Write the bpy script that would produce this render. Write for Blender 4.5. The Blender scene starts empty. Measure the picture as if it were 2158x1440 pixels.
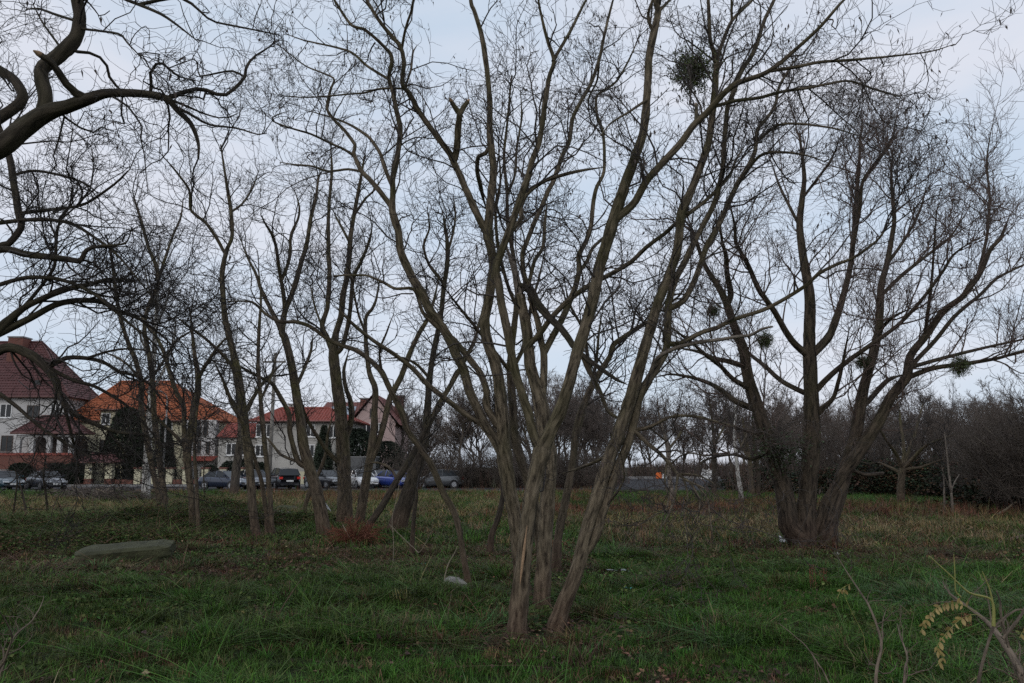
import bpy, bmesh, math
import numpy as np
from mathutils import Vector, Matrix

R = math.radians
# ------------------------------------------------------------------ camera
FPX, CX, CY, CAMH = 1750.0, 1079.0, 720.0, 1.7
PITCH = math.atan(265.0 / FPX)
sc = bpy.context.scene
C = sc.collection
cam_d = bpy.data.cameras.new('camera')
cam_d.sensor_width = 36.0
cam_d.lens = FPX / 2158.0 * 36.0
cam_d.clip_end = 6000.0
cam = bpy.data.objects.new('camera', cam_d)
C.objects.link(cam)
cam.location = (0, 0, CAMH)
cam.rotation_euler = (R(90) + PITCH, 0, 0)
sc.camera = cam

# ------------------------------------------------------------------ sky and sun (high thin overcast, late winter afternoon)
SUN_EL, SUN_AZ = R(24), R(200)          # azimuth measured clockwise from +Y: behind the camera, a little to its left
world = bpy.data.worlds.new('World')
sc.world = world
world.use_nodes = True
wn, wl = world.node_tree.nodes, world.node_tree.links
wn.clear()
w_out = wn.new('ShaderNodeOutputWorld')
w_bg = wn.new('ShaderNodeBackground')
w_bg.inputs['Strength'].default_value = 0.1
w_sky = wn.new('ShaderNodeTexSky')
w_sky.sky_type = 'NISHITA'
w_sky.sun_disc = False
w_sky.sun_elevation = SUN_EL
w_sky.sun_rotation = SUN_AZ
w_sky.air_density = 1.0
w_sky.dust_density = 2.0
w_sky.ozone_density = 2.0
w_tc = wn.new('ShaderNodeTexCoord')
w_map = wn.new('ShaderNodeMapping')
w_map.inputs['Scale'].default_value = (1.0, 1.0, 3.2)
w_map.inputs['Location'].default_value = (3.1, 0.4, 0.2)
w_n = wn.new('ShaderNodeTexNoise')
w_n.inputs['Scale'].default_value = 2.2
w_n.inputs['Detail'].default_value = 5.0
w_n.inputs['Roughness'].default_value = 0.55
w_n.inputs['Distortion'].default_value = 0.4
w_r = wn.new('ShaderNodeMapRange')
w_r.inputs['From Min'].default_value = 0.3
w_r.inputs['From Max'].default_value = 0.72
w_r.inputs['To Min'].default_value = 0.84
w_r.inputs['To Max'].default_value = 0.96
w_cr = wn.new('ShaderNodeValToRGB')      # cloud shade: blue grey in thin spots, lilac white where thick
w_cr.color_ramp.elements[0].position = 0.32
w_cr.color_ramp.elements[0].color = (6.5, 7.6, 9.0, 1)
w_cr.color_ramp.elements[1].position = 0.62
w_cr.color_ramp.elements[1].color = (7.7, 8.0, 8.9, 1)
w_mix = wn.new('ShaderNodeMix')
w_mix.data_type = 'RGBA'
wl.new(w_tc.outputs['Generated'], w_map.inputs['Vector'])
wl.new(w_map.outputs['Vector'], w_n.inputs['Vector'])
wl.new(w_n.outputs['Fac'], w_r.inputs['Value'])
wl.new(w_n.outputs['Fac'], w_cr.inputs['Fac'])
wl.new(w_r.outputs['Result'], w_mix.inputs['Factor'])
wl.new(w_sky.outputs['Color'], w_mix.inputs['A'])
wl.new(w_cr.outputs['Color'], w_mix.inputs['B'])
wl.new(w_mix.outputs['Result'], w_bg.inputs['Color'])
wl.new(w_bg.outputs['Background'], w_out.inputs['Surface'])

sun_d = bpy.data.lights.new('sun', 'SUN')
sun_d.energy = 0.5
sun_d.angle = R(25)
sun_d.color = (1.0, 0.93, 0.84)
sun = bpy.data.objects.new('sun', sun_d)
C.objects.link(sun)
sdir = Vector((math.sin(SUN_AZ) * math.cos(SUN_EL), math.cos(SUN_AZ) * math.cos(SUN_EL), math.sin(SUN_EL)))
sun.rotation_euler = (-sdir).to_track_quat('-Z', 'Y').to_euler()
sun.location = (-20, -40, 40)

vs = sc.view_settings
vs.view_transform = 'Standard'
vs.look = 'None'
vs.exposure = 0.0
vs.gamma = 1.0
vs.use_curve_mapping = False
cy = sc.cycles
cy.max_bounces = 5
cy.diffuse_bounces = 2
cy.glossy_bounces = 2
cy.transmission_bounces = 3
cy.transparent_max_bounces = 4
cy.caustics_reflective = False
cy.caustics_refractive = False
cy.use_denoising = False
sc.render.filter_size = 1.5

# ------------------------------------------------------------------ helpers: projection, noise, meshes
CP, SP = math.cos(PITCH), math.sin(PITCH)


def px(x, y, D):
    """the point at ground distance D seen at photo pixel x, y; second value: metres per pixel there"""
    a, b = (x - CX) / FPX, -(y - CY) / FPX
    dy = CP - b * SP
    dz = SP + b * CP
    t = D / dy
    return np.array([a * t, D, CAMH + dz * t]), t / FPX


def gpx(x, y):
    """ground distance at pixel x, y"""
    b = -(y - CY) / FPX
    dy, dz = CP - b * SP, SP + b * CP
    return -CAMH / dz * dy


def _h(ix, iy, iz, seed):
    h = (ix.astype(np.uint32) * np.uint32(374761393) + iy.astype(np.uint32) * np.uint32(668265263)
         + iz.astype(np.uint32) * np.uint32(2147483647) + np.uint32(seed * 1013904223 % 4294967295))
    h = (h ^ (h >> np.uint32(13))) * np.uint32(1274126177)
    h = h ^ (h >> np.uint32(16))
    return (h & np.uint32(0xFFFF)).astype(np.float64) / 65535.0


def vnoise(p, seed=0):
    p = np.asarray(p, float)
    i = np.floor(p).astype(np.int64)
    f = p - i
    f = f * f * (3 - 2 * f)
    out = 0
    for dx in (0, 1):
        for dy in (0, 1):
            for dz in (0, 1):
                w = (f[..., 0] if dx else 1 - f[..., 0]) * (f[..., 1] if dy else 1 - f[..., 1]) * (f[..., 2] if dz else 1 - f[..., 2])
                out = out + w * _h(i[..., 0] + dx, i[..., 1] + dy, i[..., 2] + dz, seed)
    return out


def fbm(p, seed=0, o=3):
    p = np.asarray(p, float)
    s, a, t = 0, 1.0, 0
    for k in range(o):
        s = s + a * vnoise(p * 2 ** k, seed + k * 7)
        t += a
        a *= 0.5
    return s / t


def xyn(x, y, sx, seed, o=3):
    x, y = np.asarray(x, float), np.asarray(y, float)
    return fbm(np.stack([x / sx, y / sx, np.zeros_like(x) + 0.37], -1), seed, o)


def height(x, y):
    x, y = np.asarray(x, float), np.asarray(y, float)
    k = np.clip((54 - y) / 10, 0, 1) * np.clip((y + 8) / 10, 0, 1)
    return k * ((xyn(x, y, 1.3, 5, 2) - 0.5) * 0.11 + (xyn(x, y, 6.0, 9, 2) - 0.5) * 0.22)


def tag(o, label=None, cat=None, group=None, kind=None):
    if label: o['label'] = label
    if cat: o['category'] = cat
    if group: o['group'] = group
    if kind: o['kind'] = kind
    return o


def thing(name, label, cat, loc=(0, 0, 0), rz=0.0, group=None):
    o = bpy.data.objects.new(name, None)
    o.empty_display_size = 0.2
    C.objects.link(o)
    o.location = loc
    o.rotation_euler = (0, 0, rz)
    return tag(o, label, cat, group)


def link(name, me, mat, parent=None, world=False):
    o = bpy.data.objects.new(name, me)
    C.objects.link(o)
    if mat is not None and len(me.materials) == 0:
        me.materials.append(mat)
    if parent is not None:
        o.parent = parent
        if world:
            m = Matrix.Translation(parent.location) @ Matrix.Rotation(parent.rotation_euler.z, 4, 'Z')
            o.matrix_parent_inverse = m.inverted()
    return o


def npmesh(name, V, F, smooth=True, attrs=None):
    """V (n,3); F list of int arrays (m,k)"""
    me = bpy.data.meshes.new(name)
    V = np.asarray(V, np.float32)
    me.vertices.add(len(V))
    me.vertices.foreach_set('co', V.ravel())
    F = [np.asarray(f, np.int32) for f in F if len(f)]
    nl = sum(f.size for f in F)
    npoly = sum(len(f) for f in F)
    me.loops.add(nl)
    me.loops.foreach_set('vertex_index', np.concatenate([f.ravel() for f in F]))
    me.polygons.add(npoly)
    tot = np.concatenate([np.full(len(f), f.shape[1], np.int32) for f in F])
    st = np.concatenate([[0], np.cumsum(tot)[:-1]]).astype(np.int32)
    me.polygons.foreach_set('loop_start', st)
    me.polygons.foreach_set('loop_total', tot)
    me.update(calc_edges=True)
    me.polygons.foreach_set('use_smooth', np.full(npoly, smooth))
    for k, (typ, arr) in (attrs or {}).items():
        a = me.attributes.new(k, typ, 'POINT')
        arr = np.asarray(arr, np.float32)
        a.data.foreach_set('color' if typ == 'FLOAT_COLOR' else ('vector' if typ == 'FLOAT_VECTOR' else 'value'), arr.ravel())
    return me


def frames(P):
    """P (B,n,3) -> tangents, two normals (B,n,3) by parallel transport"""
    T = np.empty_like(P)
    T[:, 1:-1] = P[:, 2:] - P[:, :-2]
    T[:, 0] = P[:, 1] - P[:, 0]
    T[:, -1] = P[:, -1] - P[:, -2]
    T /= np.linalg.norm(T, axis=-1, keepdims=True) + 1e-12
    ref = np.where(np.abs(T[:, 0, 0:1]) > 0.8, np.array([[0., 1., 0.]]), np.array([[1., 0., 0.]]))
    N = np.empty_like(P)
    n = ref - (ref * T[:, 0]).sum(-1, keepdims=True) * T[:, 0]
    for i in range(P.shape[1]):
        n = n - (n * T[:, i]).sum(-1, keepdims=True) * T[:, i]
        n = n / (np.linalg.norm(n, axis=-1, keepdims=True) + 1e-12)
        N[:, i] = n
    return T, N, np.cross(T, N)


def tubes(P, Rr, k, cap=True, disp=None):
    """tubes around B polylines at once -> V, faces, straightened coordinates"""
    B, n, _ = P.shape
    T, N, M = frames(P)
    th = np.arange(k) / k * 2 * np.pi
    c, s = np.cos(th), np.sin(th)
    seg = np.linalg.norm(np.diff(P, axis=1), axis=-1)
    v = np.concatenate([np.zeros((B, 1)), np.cumsum(seg, 1)], 1)
    rr = np.repeat(Rr[:, :, None], k, 2)
    bk = np.stack([rr * c, rr * s, np.repeat(v[:, :, None], k, 2)], -1)
    if disp is not None:
        rr = rr + disp(bk, rr)
    V = P[:, :, None, :] + rr[..., None] * (N[:, :, None, :] * c[None, None, :, None] + M[:, :, None, :] * s[None, None, :, None])
    b = (np.arange(B) * n * k)[:, None, None]
    i = (np.arange(n - 1) * k)[None, :, None]
    j = np.arange(k)[None, None, :]
    j2 = (j + 1) % k
    q = np.stack([b + i + j, b + i + j2, b + i + k + j2, b + i + k + j], -1).reshape(-1, 4)
    F = [q]
    if cap and k == 3:
        e = (np.arange(B) * n * k + (n - 1) * k)
        F.append(np.stack([e, e + 1, e + 2], -1))
    elif cap:
        e = (np.arange(B) * n * k + (n - 1) * k)
        F.append(e[:, None] + np.arange(k)[None, :])
    return V.reshape(-1, 3), F, bk.reshape(-1, 3)


class Acc:
    """collects vertex / face blocks into one mesh"""

    def __init__(s):
        s.V, s.F, s.n, s.A = [], {}, 0, []

    def add(s, V, F, A=None):
        V = np.asarray(V, float)
        s.V.append(V)
        for f in F:
            f = np.asarray(f)
            if len(f):
                s.F.setdefault(f.shape[1], []).append(f + s.n)
        s.n += len(V)
        s.A.append(np.zeros((len(V), 3)) if A is None else A)
        return s

    def box(s, x0, x1, y0, y1, z0, z1):
        V = [(x, y, z) for z in (z0, z1) for y in (y0, y1) for x in (x0, x1)]
        s.add(V, [np.array([[0, 2, 3, 1], [4, 5, 7, 6], [0, 1, 5, 4], [2, 6, 7, 3], [0, 4, 6, 2], [1, 3, 7, 5]])])
        return s

    def prism(s, poly, y0, y1):
        """poly in x,z; extruded along y"""
        n = len(poly)
        V = [(p[0], y0, p[1]) for p in poly] + [(p[0], y1, p[1]) for p in poly]
        i = np.arange(n)
        q = np.stack([i, (i + 1) % n, (i + 1) % n + n, i + n], -1)
        s.add(V, [q, [list(range(n - 1, -1, -1))], [list(range(n, 2 * n))]])
        return s

    def bar(s, a, b, r, k=6, r2=None):
        P = np.array([[a, b]], float)
        V, F, _ = tubes(P, np.array([[r, r if r2 is None else r2]]), k)
        s.add(V, F)
        s.F.setdefault(k, []).append(np.array([list(range(k - 1, -1, -1))]) + s.n - len(V))
        return s

    def mesh(s, name, smooth=False, bark=False):
        V = np.concatenate(s.V)
        F = [np.concatenate(f) for f in s.F.values()]
        return npmesh(name, V, F, smooth, {'bk': ('FLOAT_VECTOR', np.concatenate(s.A))} if bark else None)


# ------------------------------------------------------------------ materials
def nodes_of(name):
    m = bpy.data.materials.new(name)
    m.use_nodes = True
    nt = m.node_tree
    return m, nt.nodes, nt.links, nt.nodes['Principled BSDF']


def plain(name, col, rough=0.7, var=0.25, scale=3.0, metal=0.0, bump=0.0, bscale=20.0, spec=0.4, coat=0.0):
    m, n, l, b = nodes_of(name)
    tc = n.new('ShaderNodeTexCoord')
    nz = n.new('ShaderNodeTexNoise')
    nz.inputs['Scale'].default_value = scale
    nz.inputs['Detail'].default_value = 6
    nz.inputs['Roughness'].default_value = 0.65
    l.new(tc.outputs['Object'], nz.inputs['Vector'])
    cr = n.new('ShaderNodeValToRGB')
    cr.color_ramp.elements[0].position = 0.3
    cr.color_ramp.elements[1].position = 0.72
    cr.color_ramp.elements[0].color = (*[c * (1 - var) for c in col], 1)
    cr.color_ramp.elements[1].color = (*[min(1, c * (1 + var)) for c in col], 1)
    l.new(nz.outputs['Fac'], cr.inputs['Fac'])
    l.new(cr.outputs['Color'], b.inputs['Base Color'])
    b.inputs['Roughness'].default_value = rough
    b.inputs['Metallic'].default_value = metal
    b.inputs['Specular IOR Level'].default_value = spec
    b.inputs['Coat Weight'].default_value = coat
    if bump:
        bz = n.new('ShaderNodeTexNoise')
        bz.inputs['Scale'].default_value = bscale
        bz.inputs['Detail'].default_value = 5
        l.new(tc.outputs['Object'], bz.inputs['Vector'])
        bp = n.new('ShaderNodeBump')
        bp.inputs['Strength'].default_value = bump
        bp.inputs['Distance'].default_value = 0.03
        l.new(bz.outputs['Fac'], bp.inputs['Height'])
        l.new(bp.outputs['Normal'], b.inputs['Normal'])
    return m


def bark(name, dark, light, green=0.5, gcol=(0.085, 0.085, 0.028), scale=26.0, base=(0.125, 0.08, 0.056), bump=0.6):
    m, n, l, b = nodes_of(name)
    at = n.new('ShaderNodeAttribute')
    at.attribute_name = 'bk'
    mp = n.new('ShaderNodeMapping')
    mp.inputs['Scale'].default_value = (1, 1, 0.2)
    l.new(at.outputs['Vector'], mp.inputs['Vector'])
    n1 = n.new('ShaderNodeTexNoise')
    n1.inputs['Scale'].default_value = scale
    n1.inputs['Detail'].default_value = 7
    n1.inputs['Roughness'].default_value = 0.68
    n1.inputs['Distortion'].default_value = 0.5
    l.new(mp.outputs['Vector'], n1.inputs['Vector'])
    cr = n.new('ShaderNodeValToRGB')
    cr.color_ramp.elements[0].position = 0.36
    cr.color_ramp.elements[0].color = (*dark, 1)
    cr.color_ramp.elements[1].position = 0.64
    cr.color_ramp.elements[1].color = (*light, 1)
    l.new(n1.outputs['Fac'], cr.inputs['Fac'])
    # algae: grows in streaks, more of it above the splash zone
    tc = n.new('ShaderNodeNewGeometry')
    n2 = n.new('ShaderNodeTexNoise')
    n2.inputs['Scale'].default_value = 2.3
    n2.inputs['Detail'].default_value = 5
    l.new(tc.outputs['Position'], n2.inputs['Vector'])
    sx = n.new('ShaderNodeSeparateXYZ')
    l.new(tc.outputs['Position'], sx.inputs['Vector'])
    mr = n.new('ShaderNodeMapRange')
    mr.inputs['From Min'].default_value = 0.8
    mr.inputs['From Max'].default_value = 3.2
    mr.inputs['To Min'].default_value = 0.15
    mr.inputs['To Max'].default_value = 1.0
    l.new(sx.outputs['Z'], mr.inputs['Value'])
    ml = n.new('ShaderNodeMath')
    ml.operation = 'MULTIPLY'
    g2 = n.new('ShaderNodeMapRange')
    g2.inputs['From Min'].default_value = 0.42
    g2.inputs['From Max'].default_value = 0.66
    g2.inputs['To Max'].default_value = green
    l.new(n2.outputs['Fac'], g2.inputs['Value'])
    l.new(g2.outputs['Result'], ml.inputs[0])
    l.new(mr.outputs['Result'], ml.inputs[1])
    mx = n.new('ShaderNodeMix')
    mx.data_type = 'RGBA'
    l.new(ml.outputs['Value'], mx.inputs['Factor'])
    l.new(cr.outputs['Color'], mx.inputs['A'])
    gm = n.new('ShaderNodeMix')
    gm.data_type = 'RGBA'
    gm.blend_type = 'MULTIPLY'
    gm.inputs['Factor'].default_value = 0.8
    gm.inputs['A'].default_value = (*gcol, 1)
    cg = n.new('ShaderNodeValToRGB')
    cg.color_ramp.elements[0].position = 0.36
    cg.color_ramp.elements[0].color = (0.35, 0.33, 0.3, 1)
    cg.color_ramp.elements[1].position = 0.62
    l.new(n1.outputs['Fac'], cg.inputs['Fac'])
    l.new(cg.outputs['Color'], gm.inputs['B'])
    l.new(gm.outputs['Result'], mx.inputs['B'])
    # reddish soil splash at the foot
    mb = n.new('ShaderNodeMapRange')
    mb.inputs['From Min'].default_value = 0.05
    mb.inputs['From Max'].default_value = 0.75
    mb.inputs['To Min'].default_value = 0.7
    mb.inputs['To Max'].default_value = 0.0
    l.new(sx.outputs['Z'], mb.inputs['Value'])
    bm = n.new('ShaderNodeMix')
    bm.data_type = 'RGBA'
    bm.blend_type = 'MULTIPLY'
    bm.inputs['Factor'].default_value = 0.85
    bm.inputs['A'].default_value = (*base, 1)
    l.new(cg.outputs['Color'], bm.inputs['B'])
    m3 = n.new('ShaderNodeMix')
    m3.data_type = 'RGBA'
    l.new(mb.outputs['Result'], m3.inputs['Factor'])
    l.new(mx.outputs['Result'], m3.inputs['A'])
    l.new(bm.outputs['Result'], m3.inputs['B'])
    l.new(m3.outputs['Result'], b.inputs['Base Color'])
    b.inputs['Roughness'].default_value = 0.9
    b.inputs['Specular IOR Level'].default_value = 0.2
    bp = n.new('ShaderNodeBump')
    bp.inputs['Strength'].default_value = bump
    bp.inputs['Distance'].default_value = 0.02
    l.new(n1.outputs['Fac'], bp.inputs['Height'])
    l.new(bp.outputs['Normal'], b.inputs['Normal'])
    return m


def tinted(name, rough=0.75, trans=0.0):
    """colour comes with each scattered piece"""
    m, n, l, b = nodes_of(name)
    at = n.new('ShaderNodeAttribute')
    at.attribute_type = 'INSTANCER'
    at.attribute_name = 'tint'
    sh = n.new('ShaderNodeAttribute')
    sh.attribute_name = 'shade'
    mm = n.new('ShaderNodeMix')
    mm.data_type = 'RGBA'
    mm.blend_type = 'MULTIPLY'
    mm.inputs['Factor'].default_value = 1.0
    l.new(at.outputs['Color'], mm.inputs['A'])
    l.new(sh.outputs['Fac'], mm.inputs['B'])
    l.new(mm.outputs['Result'], b.inputs['Base Color'])
    b.inputs['Roughness'].default_value = rough
    b.inputs['Specular IOR Level'].default_value = 0.08
    return m


M = {}
M['locust'] = bark('locust_bark', (0.020, 0.015, 0.011), (0.205, 0.165, 0.115), 0.8, gcol=(0.062, 0.060, 0.024))
M['row'] = bark('row_bark', (0.022, 0.017, 0.013), (0.135, 0.105, 0.075), 0.6, scale=20)
M['dark'] = bark('dark_bark', (0.012, 0.010, 0.008), (0.07, 0.056, 0.043), 0.5, gcol=(0.05, 0.05, 0.02), scale=22)
M['willow'] = bark('willow_bark', (0.010, 0.008, 0.007), (0.105, 0.080, 0.058), 0.4, gcol=(0.05, 0.052, 0.02), scale=15, base=(0.085, 0.052, 0.038), bump=1.0)
M['far'] = bark('far_bark', (0.03, 0.024, 0.02), (0.12, 0.10, 0.085), 0.3, scale=12)
M['birch'] = bark('birch_bark', (0.06, 0.055, 0.05), (0.66, 0.64, 0.60), 0.1, scale=9, base=(0.2, 0.18, 0.16))
M['pale_wood'] = plain('pale_wood', (0.30, 0.195, 0.115), 0.8, 0.3, 30)
M['dead'] = bark('dead_wood', (0.06, 0.05, 0.042), (0.26, 0.22, 0.18), 0.0, scale=20)
M['twig'] = plain('twig_bark', (0.050, 0.040, 0.034), 0.85, 0.45, 2.0)
M['twig_dark'] = plain('twig_dark_bark', (0.026, 0.021, 0.018), 0.85, 0.4, 2.0)
M['twig_willow'] = plain('twig_willow_bark', (0.105, 0.072, 0.058), 0.85, 0.4, 1.2)
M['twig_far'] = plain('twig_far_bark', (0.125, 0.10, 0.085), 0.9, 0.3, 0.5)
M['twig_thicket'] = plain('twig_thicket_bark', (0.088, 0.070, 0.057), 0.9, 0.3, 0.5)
M['pod'] = plain('seed_pod', (0.045, 0.030, 0.024), 0.7, 0.4, 5)

# ------------------------------------------------------------------ trees
RNG = np.random.default_rng(11)


def parse(s):
    out = []
    for p in s.split():
        q = [float(v) for v in p.split(',')]
        out.append(q + [None] * (3 - len(q)))
    idx = [i for i, q in enumerate(out) if q[2] is not None]
    xs = np.arange(len(out))
    w = np.interp(xs, idx, [out[i][2] for i in idx])
    return np.array([[q[0], q[1], w[i]] for i, q in enumerate(out)])


def catmull(P, n_out):
    """resample (m,k) by Catmull-Rom, evenly by chord"""
    m = len(P)
    if m == 2:
        t = np.linspace(0, 1, n_out)[:, None]
        return P[0] * (1 - t) + P[1] * t
    d = np.linalg.norm(np.diff(P[:, :3], axis=0), axis=1)
    c = np.concatenate([[0], np.cumsum(d)])
    s = np.linspace(0, c[-1], n_out)
    i = np.clip(np.searchsorted(c, s, side='right') - 1, 0, m - 2)
    t = ((s - c[i]) / (d[i] + 1e-9))[:, None]
    p0, p1, p2, p3 = P[np.maximum(i - 1, 0)], P[i], P[i + 1], P[np.minimum(i + 2, m - 1)]
    q = 0.5 * (2 * p1 + (p2 - p0) * t + (2 * p0 - 5 * p1 + 4 * p2 - p3) * t ** 2 + (3 * p1 - p0 - 3 * p2 + p3) * t ** 3)
    lin = p1 * (1 - t) + p2 * t
    return 0.8 * q + 0.2 * lin


def furrow(amp, fr=32.0):
    def f(bk, rr):
        q = bk * np.array([fr, fr, fr * 0.14])
        q[..., 0] += (vnoise(bk * np.array([4.0, 4.0, 9.0]), 31) - .5) * 1.4
        rd = np.abs(2 * vnoise(q, 3) - 1) * 2 - 0.8
        rd = rd * (0.35 + 0.9 * vnoise(bk * np.array([fr * .5, fr * .5, fr * .45]), 12))
        lump = vnoise(bk * np.array([5.0, 5.0, 2.2]), 8) - 0.5
        return amp * np.clip(rd, -0.8, 0.7) * np.minimum(rr, 0.16) * 0.17 + lump * rr * 0.13
    return f


def spawn(P, Rr, count, L, ang, crook, n, t0=0.2, t1=1.0, rf=0.6, r0=(0.004, 0.03), taper=0.3, up=0.0, rng=RNG, taper_len=0.45, droop=0.0, flat=0.0):
    """child branches along B parent polylines (B,m,3)"""
    B, m, _ = P.shape
    ln = np.linalg.norm(np.diff(P, axis=1), axis=-1).sum(1)
    pi = rng.choice(B, count, p=ln / ln.sum())
    t = t0 + (t1 - t0) * rng.random(count) ** 0.85
    u = t * (m - 1)
    i = np.clip(u.astype(int), 0, m - 2)
    f = (u - i)[:, None]
    a, b = P[pi, i], P[pi, i + 1]
    pos = a * (1 - f) + b * f
    T = b - a
    T /= np.linalg.norm(T, axis=1, keepdims=True) + 1e-12
    pr = Rr[pi, i] * (1 - f[:, 0]) + Rr[pi, i + 1] * f[:, 0]
    v = rng.normal(size=(count, 3))
    v[:, 2] += 0.25 + flat * -0.5
    v -= (v * T).sum(1, keepdims=True) * T
    v /= np.linalg.norm(v, axis=1, keepdims=True) + 1e-12
    an = R(1) * rng.normal(ang, ang * 0.25, count)[:, None]
    d = T * np.cos(an) + v * np.sin(an)
    ll = rng.uniform(L[0], L[1], count) * (1 - taper_len * t)
    st = (ll / (n - 1))[:, None]
    out = np.empty((count, n, 3))
    out[:, 0] = pos
    for k in range(1, n):
        d = d + rng.normal(size=d.shape) * crook
        d[:, 2] += up - droop * k / n
        d /= np.linalg.norm(d, axis=1, keepdims=True) + 1e-12
        out[:, k] = out[:, k - 1] + d * st * rng.uniform(0.7, 1.3, (count, 1))
    rs = np.clip(pr * rf, r0[0], r0[1])
    prof = 1 - (1 - taper) * np.linspace(0, 1, n) ** 0.9
    return out, rs[:, None] * prof[None]


def pods(P, count, size, rng=RNG):
    """small flat hanging pods near twig ends"""
    B, n, _ = P.shape
    q = P[rng.integers(0, B, count), rng.integers(n // 2, n, count)]
    w = size * rng.uniform(0.10, 0.2, count)
    h = size * rng.uniform(0.6, 1.3, count)
    a = rng.uniform(0, np.pi, count)
    ax = np.stack([np.cos(a), np.sin(a), np.zeros(count)], 1) * w[:, None]
    dn = np.stack([rng.normal(0, .25, count), rng.normal(0, .25, count), -np.ones(count)], 1) * h[:, None]
    V = np.stack([q, q + ax + dn * .35, q + dn, q - ax + dn * .4], 1).reshape(-1, 3)
    return V, [np.arange(count * 4).reshape(-1, 4)]


SPECIES = {
    # per metre of limb: branch count, then per branch, per twig
    'locust': dict(l1=(2.7, (0.6, 2.0), 48, 0.30, 8, 0.012), l2=(6.0, (0.25, 0.85), 46, 0.34, 6, 0.0055), l3=(5.0, (0.10, 0.36), 46, 0.34, 4, 0.0034), up=0.05, bark='locust', twig='twig', pods=0.45),
    'row': dict(l1=(2.0, (0.8, 2.7), 45, 0.28, 8, 0.018), l2=(5.5, (0.4, 1.3), 45, 0.32, 6, 0.0085), l3=(3.2, (0.18, 0.55), 45, 0.34, 4, 0.006), up=0.06, bark='row', twig='twig_dark', pods=0.10),
    'willow': dict(l1=(2.2, (0.8, 2.6), 42, 0.20, 8, 0.02), l2=(7.0, (0.5, 1.4), 42, 0.22, 6, 0.009), l3=(4.8, (0.22, 0.7), 42, 0.26, 4, 0.0056), up=0.08, bark='willow', twig='twig_willow', pods=0),
    'bush': dict(l1=(4.6, (0.6, 2.2), 50, 0.30, 8, 0.013), l2=(7.0, (0.3, 0.9), 50, 0.32, 6, 0.006), l3=(5.0, (0.10, 0.4), 50, 0.34, 4, 0.0037), up=0.0, bark='dark', twig='twig_dark', pods=0),
    'gnarl': dict(l1=(1.7, (0.3, 1.3), 55, 0.42, 9, 0.010), l2=(4.5, (0.2, 0.7), 50, 0.42, 6, 0.0045), l3=(3.0, (0.08, 0.3), 50, 0.36, 4, 0.0026), up=0.0, bark='dark', twig='twig_dark', pods=0.1),
}


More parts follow.
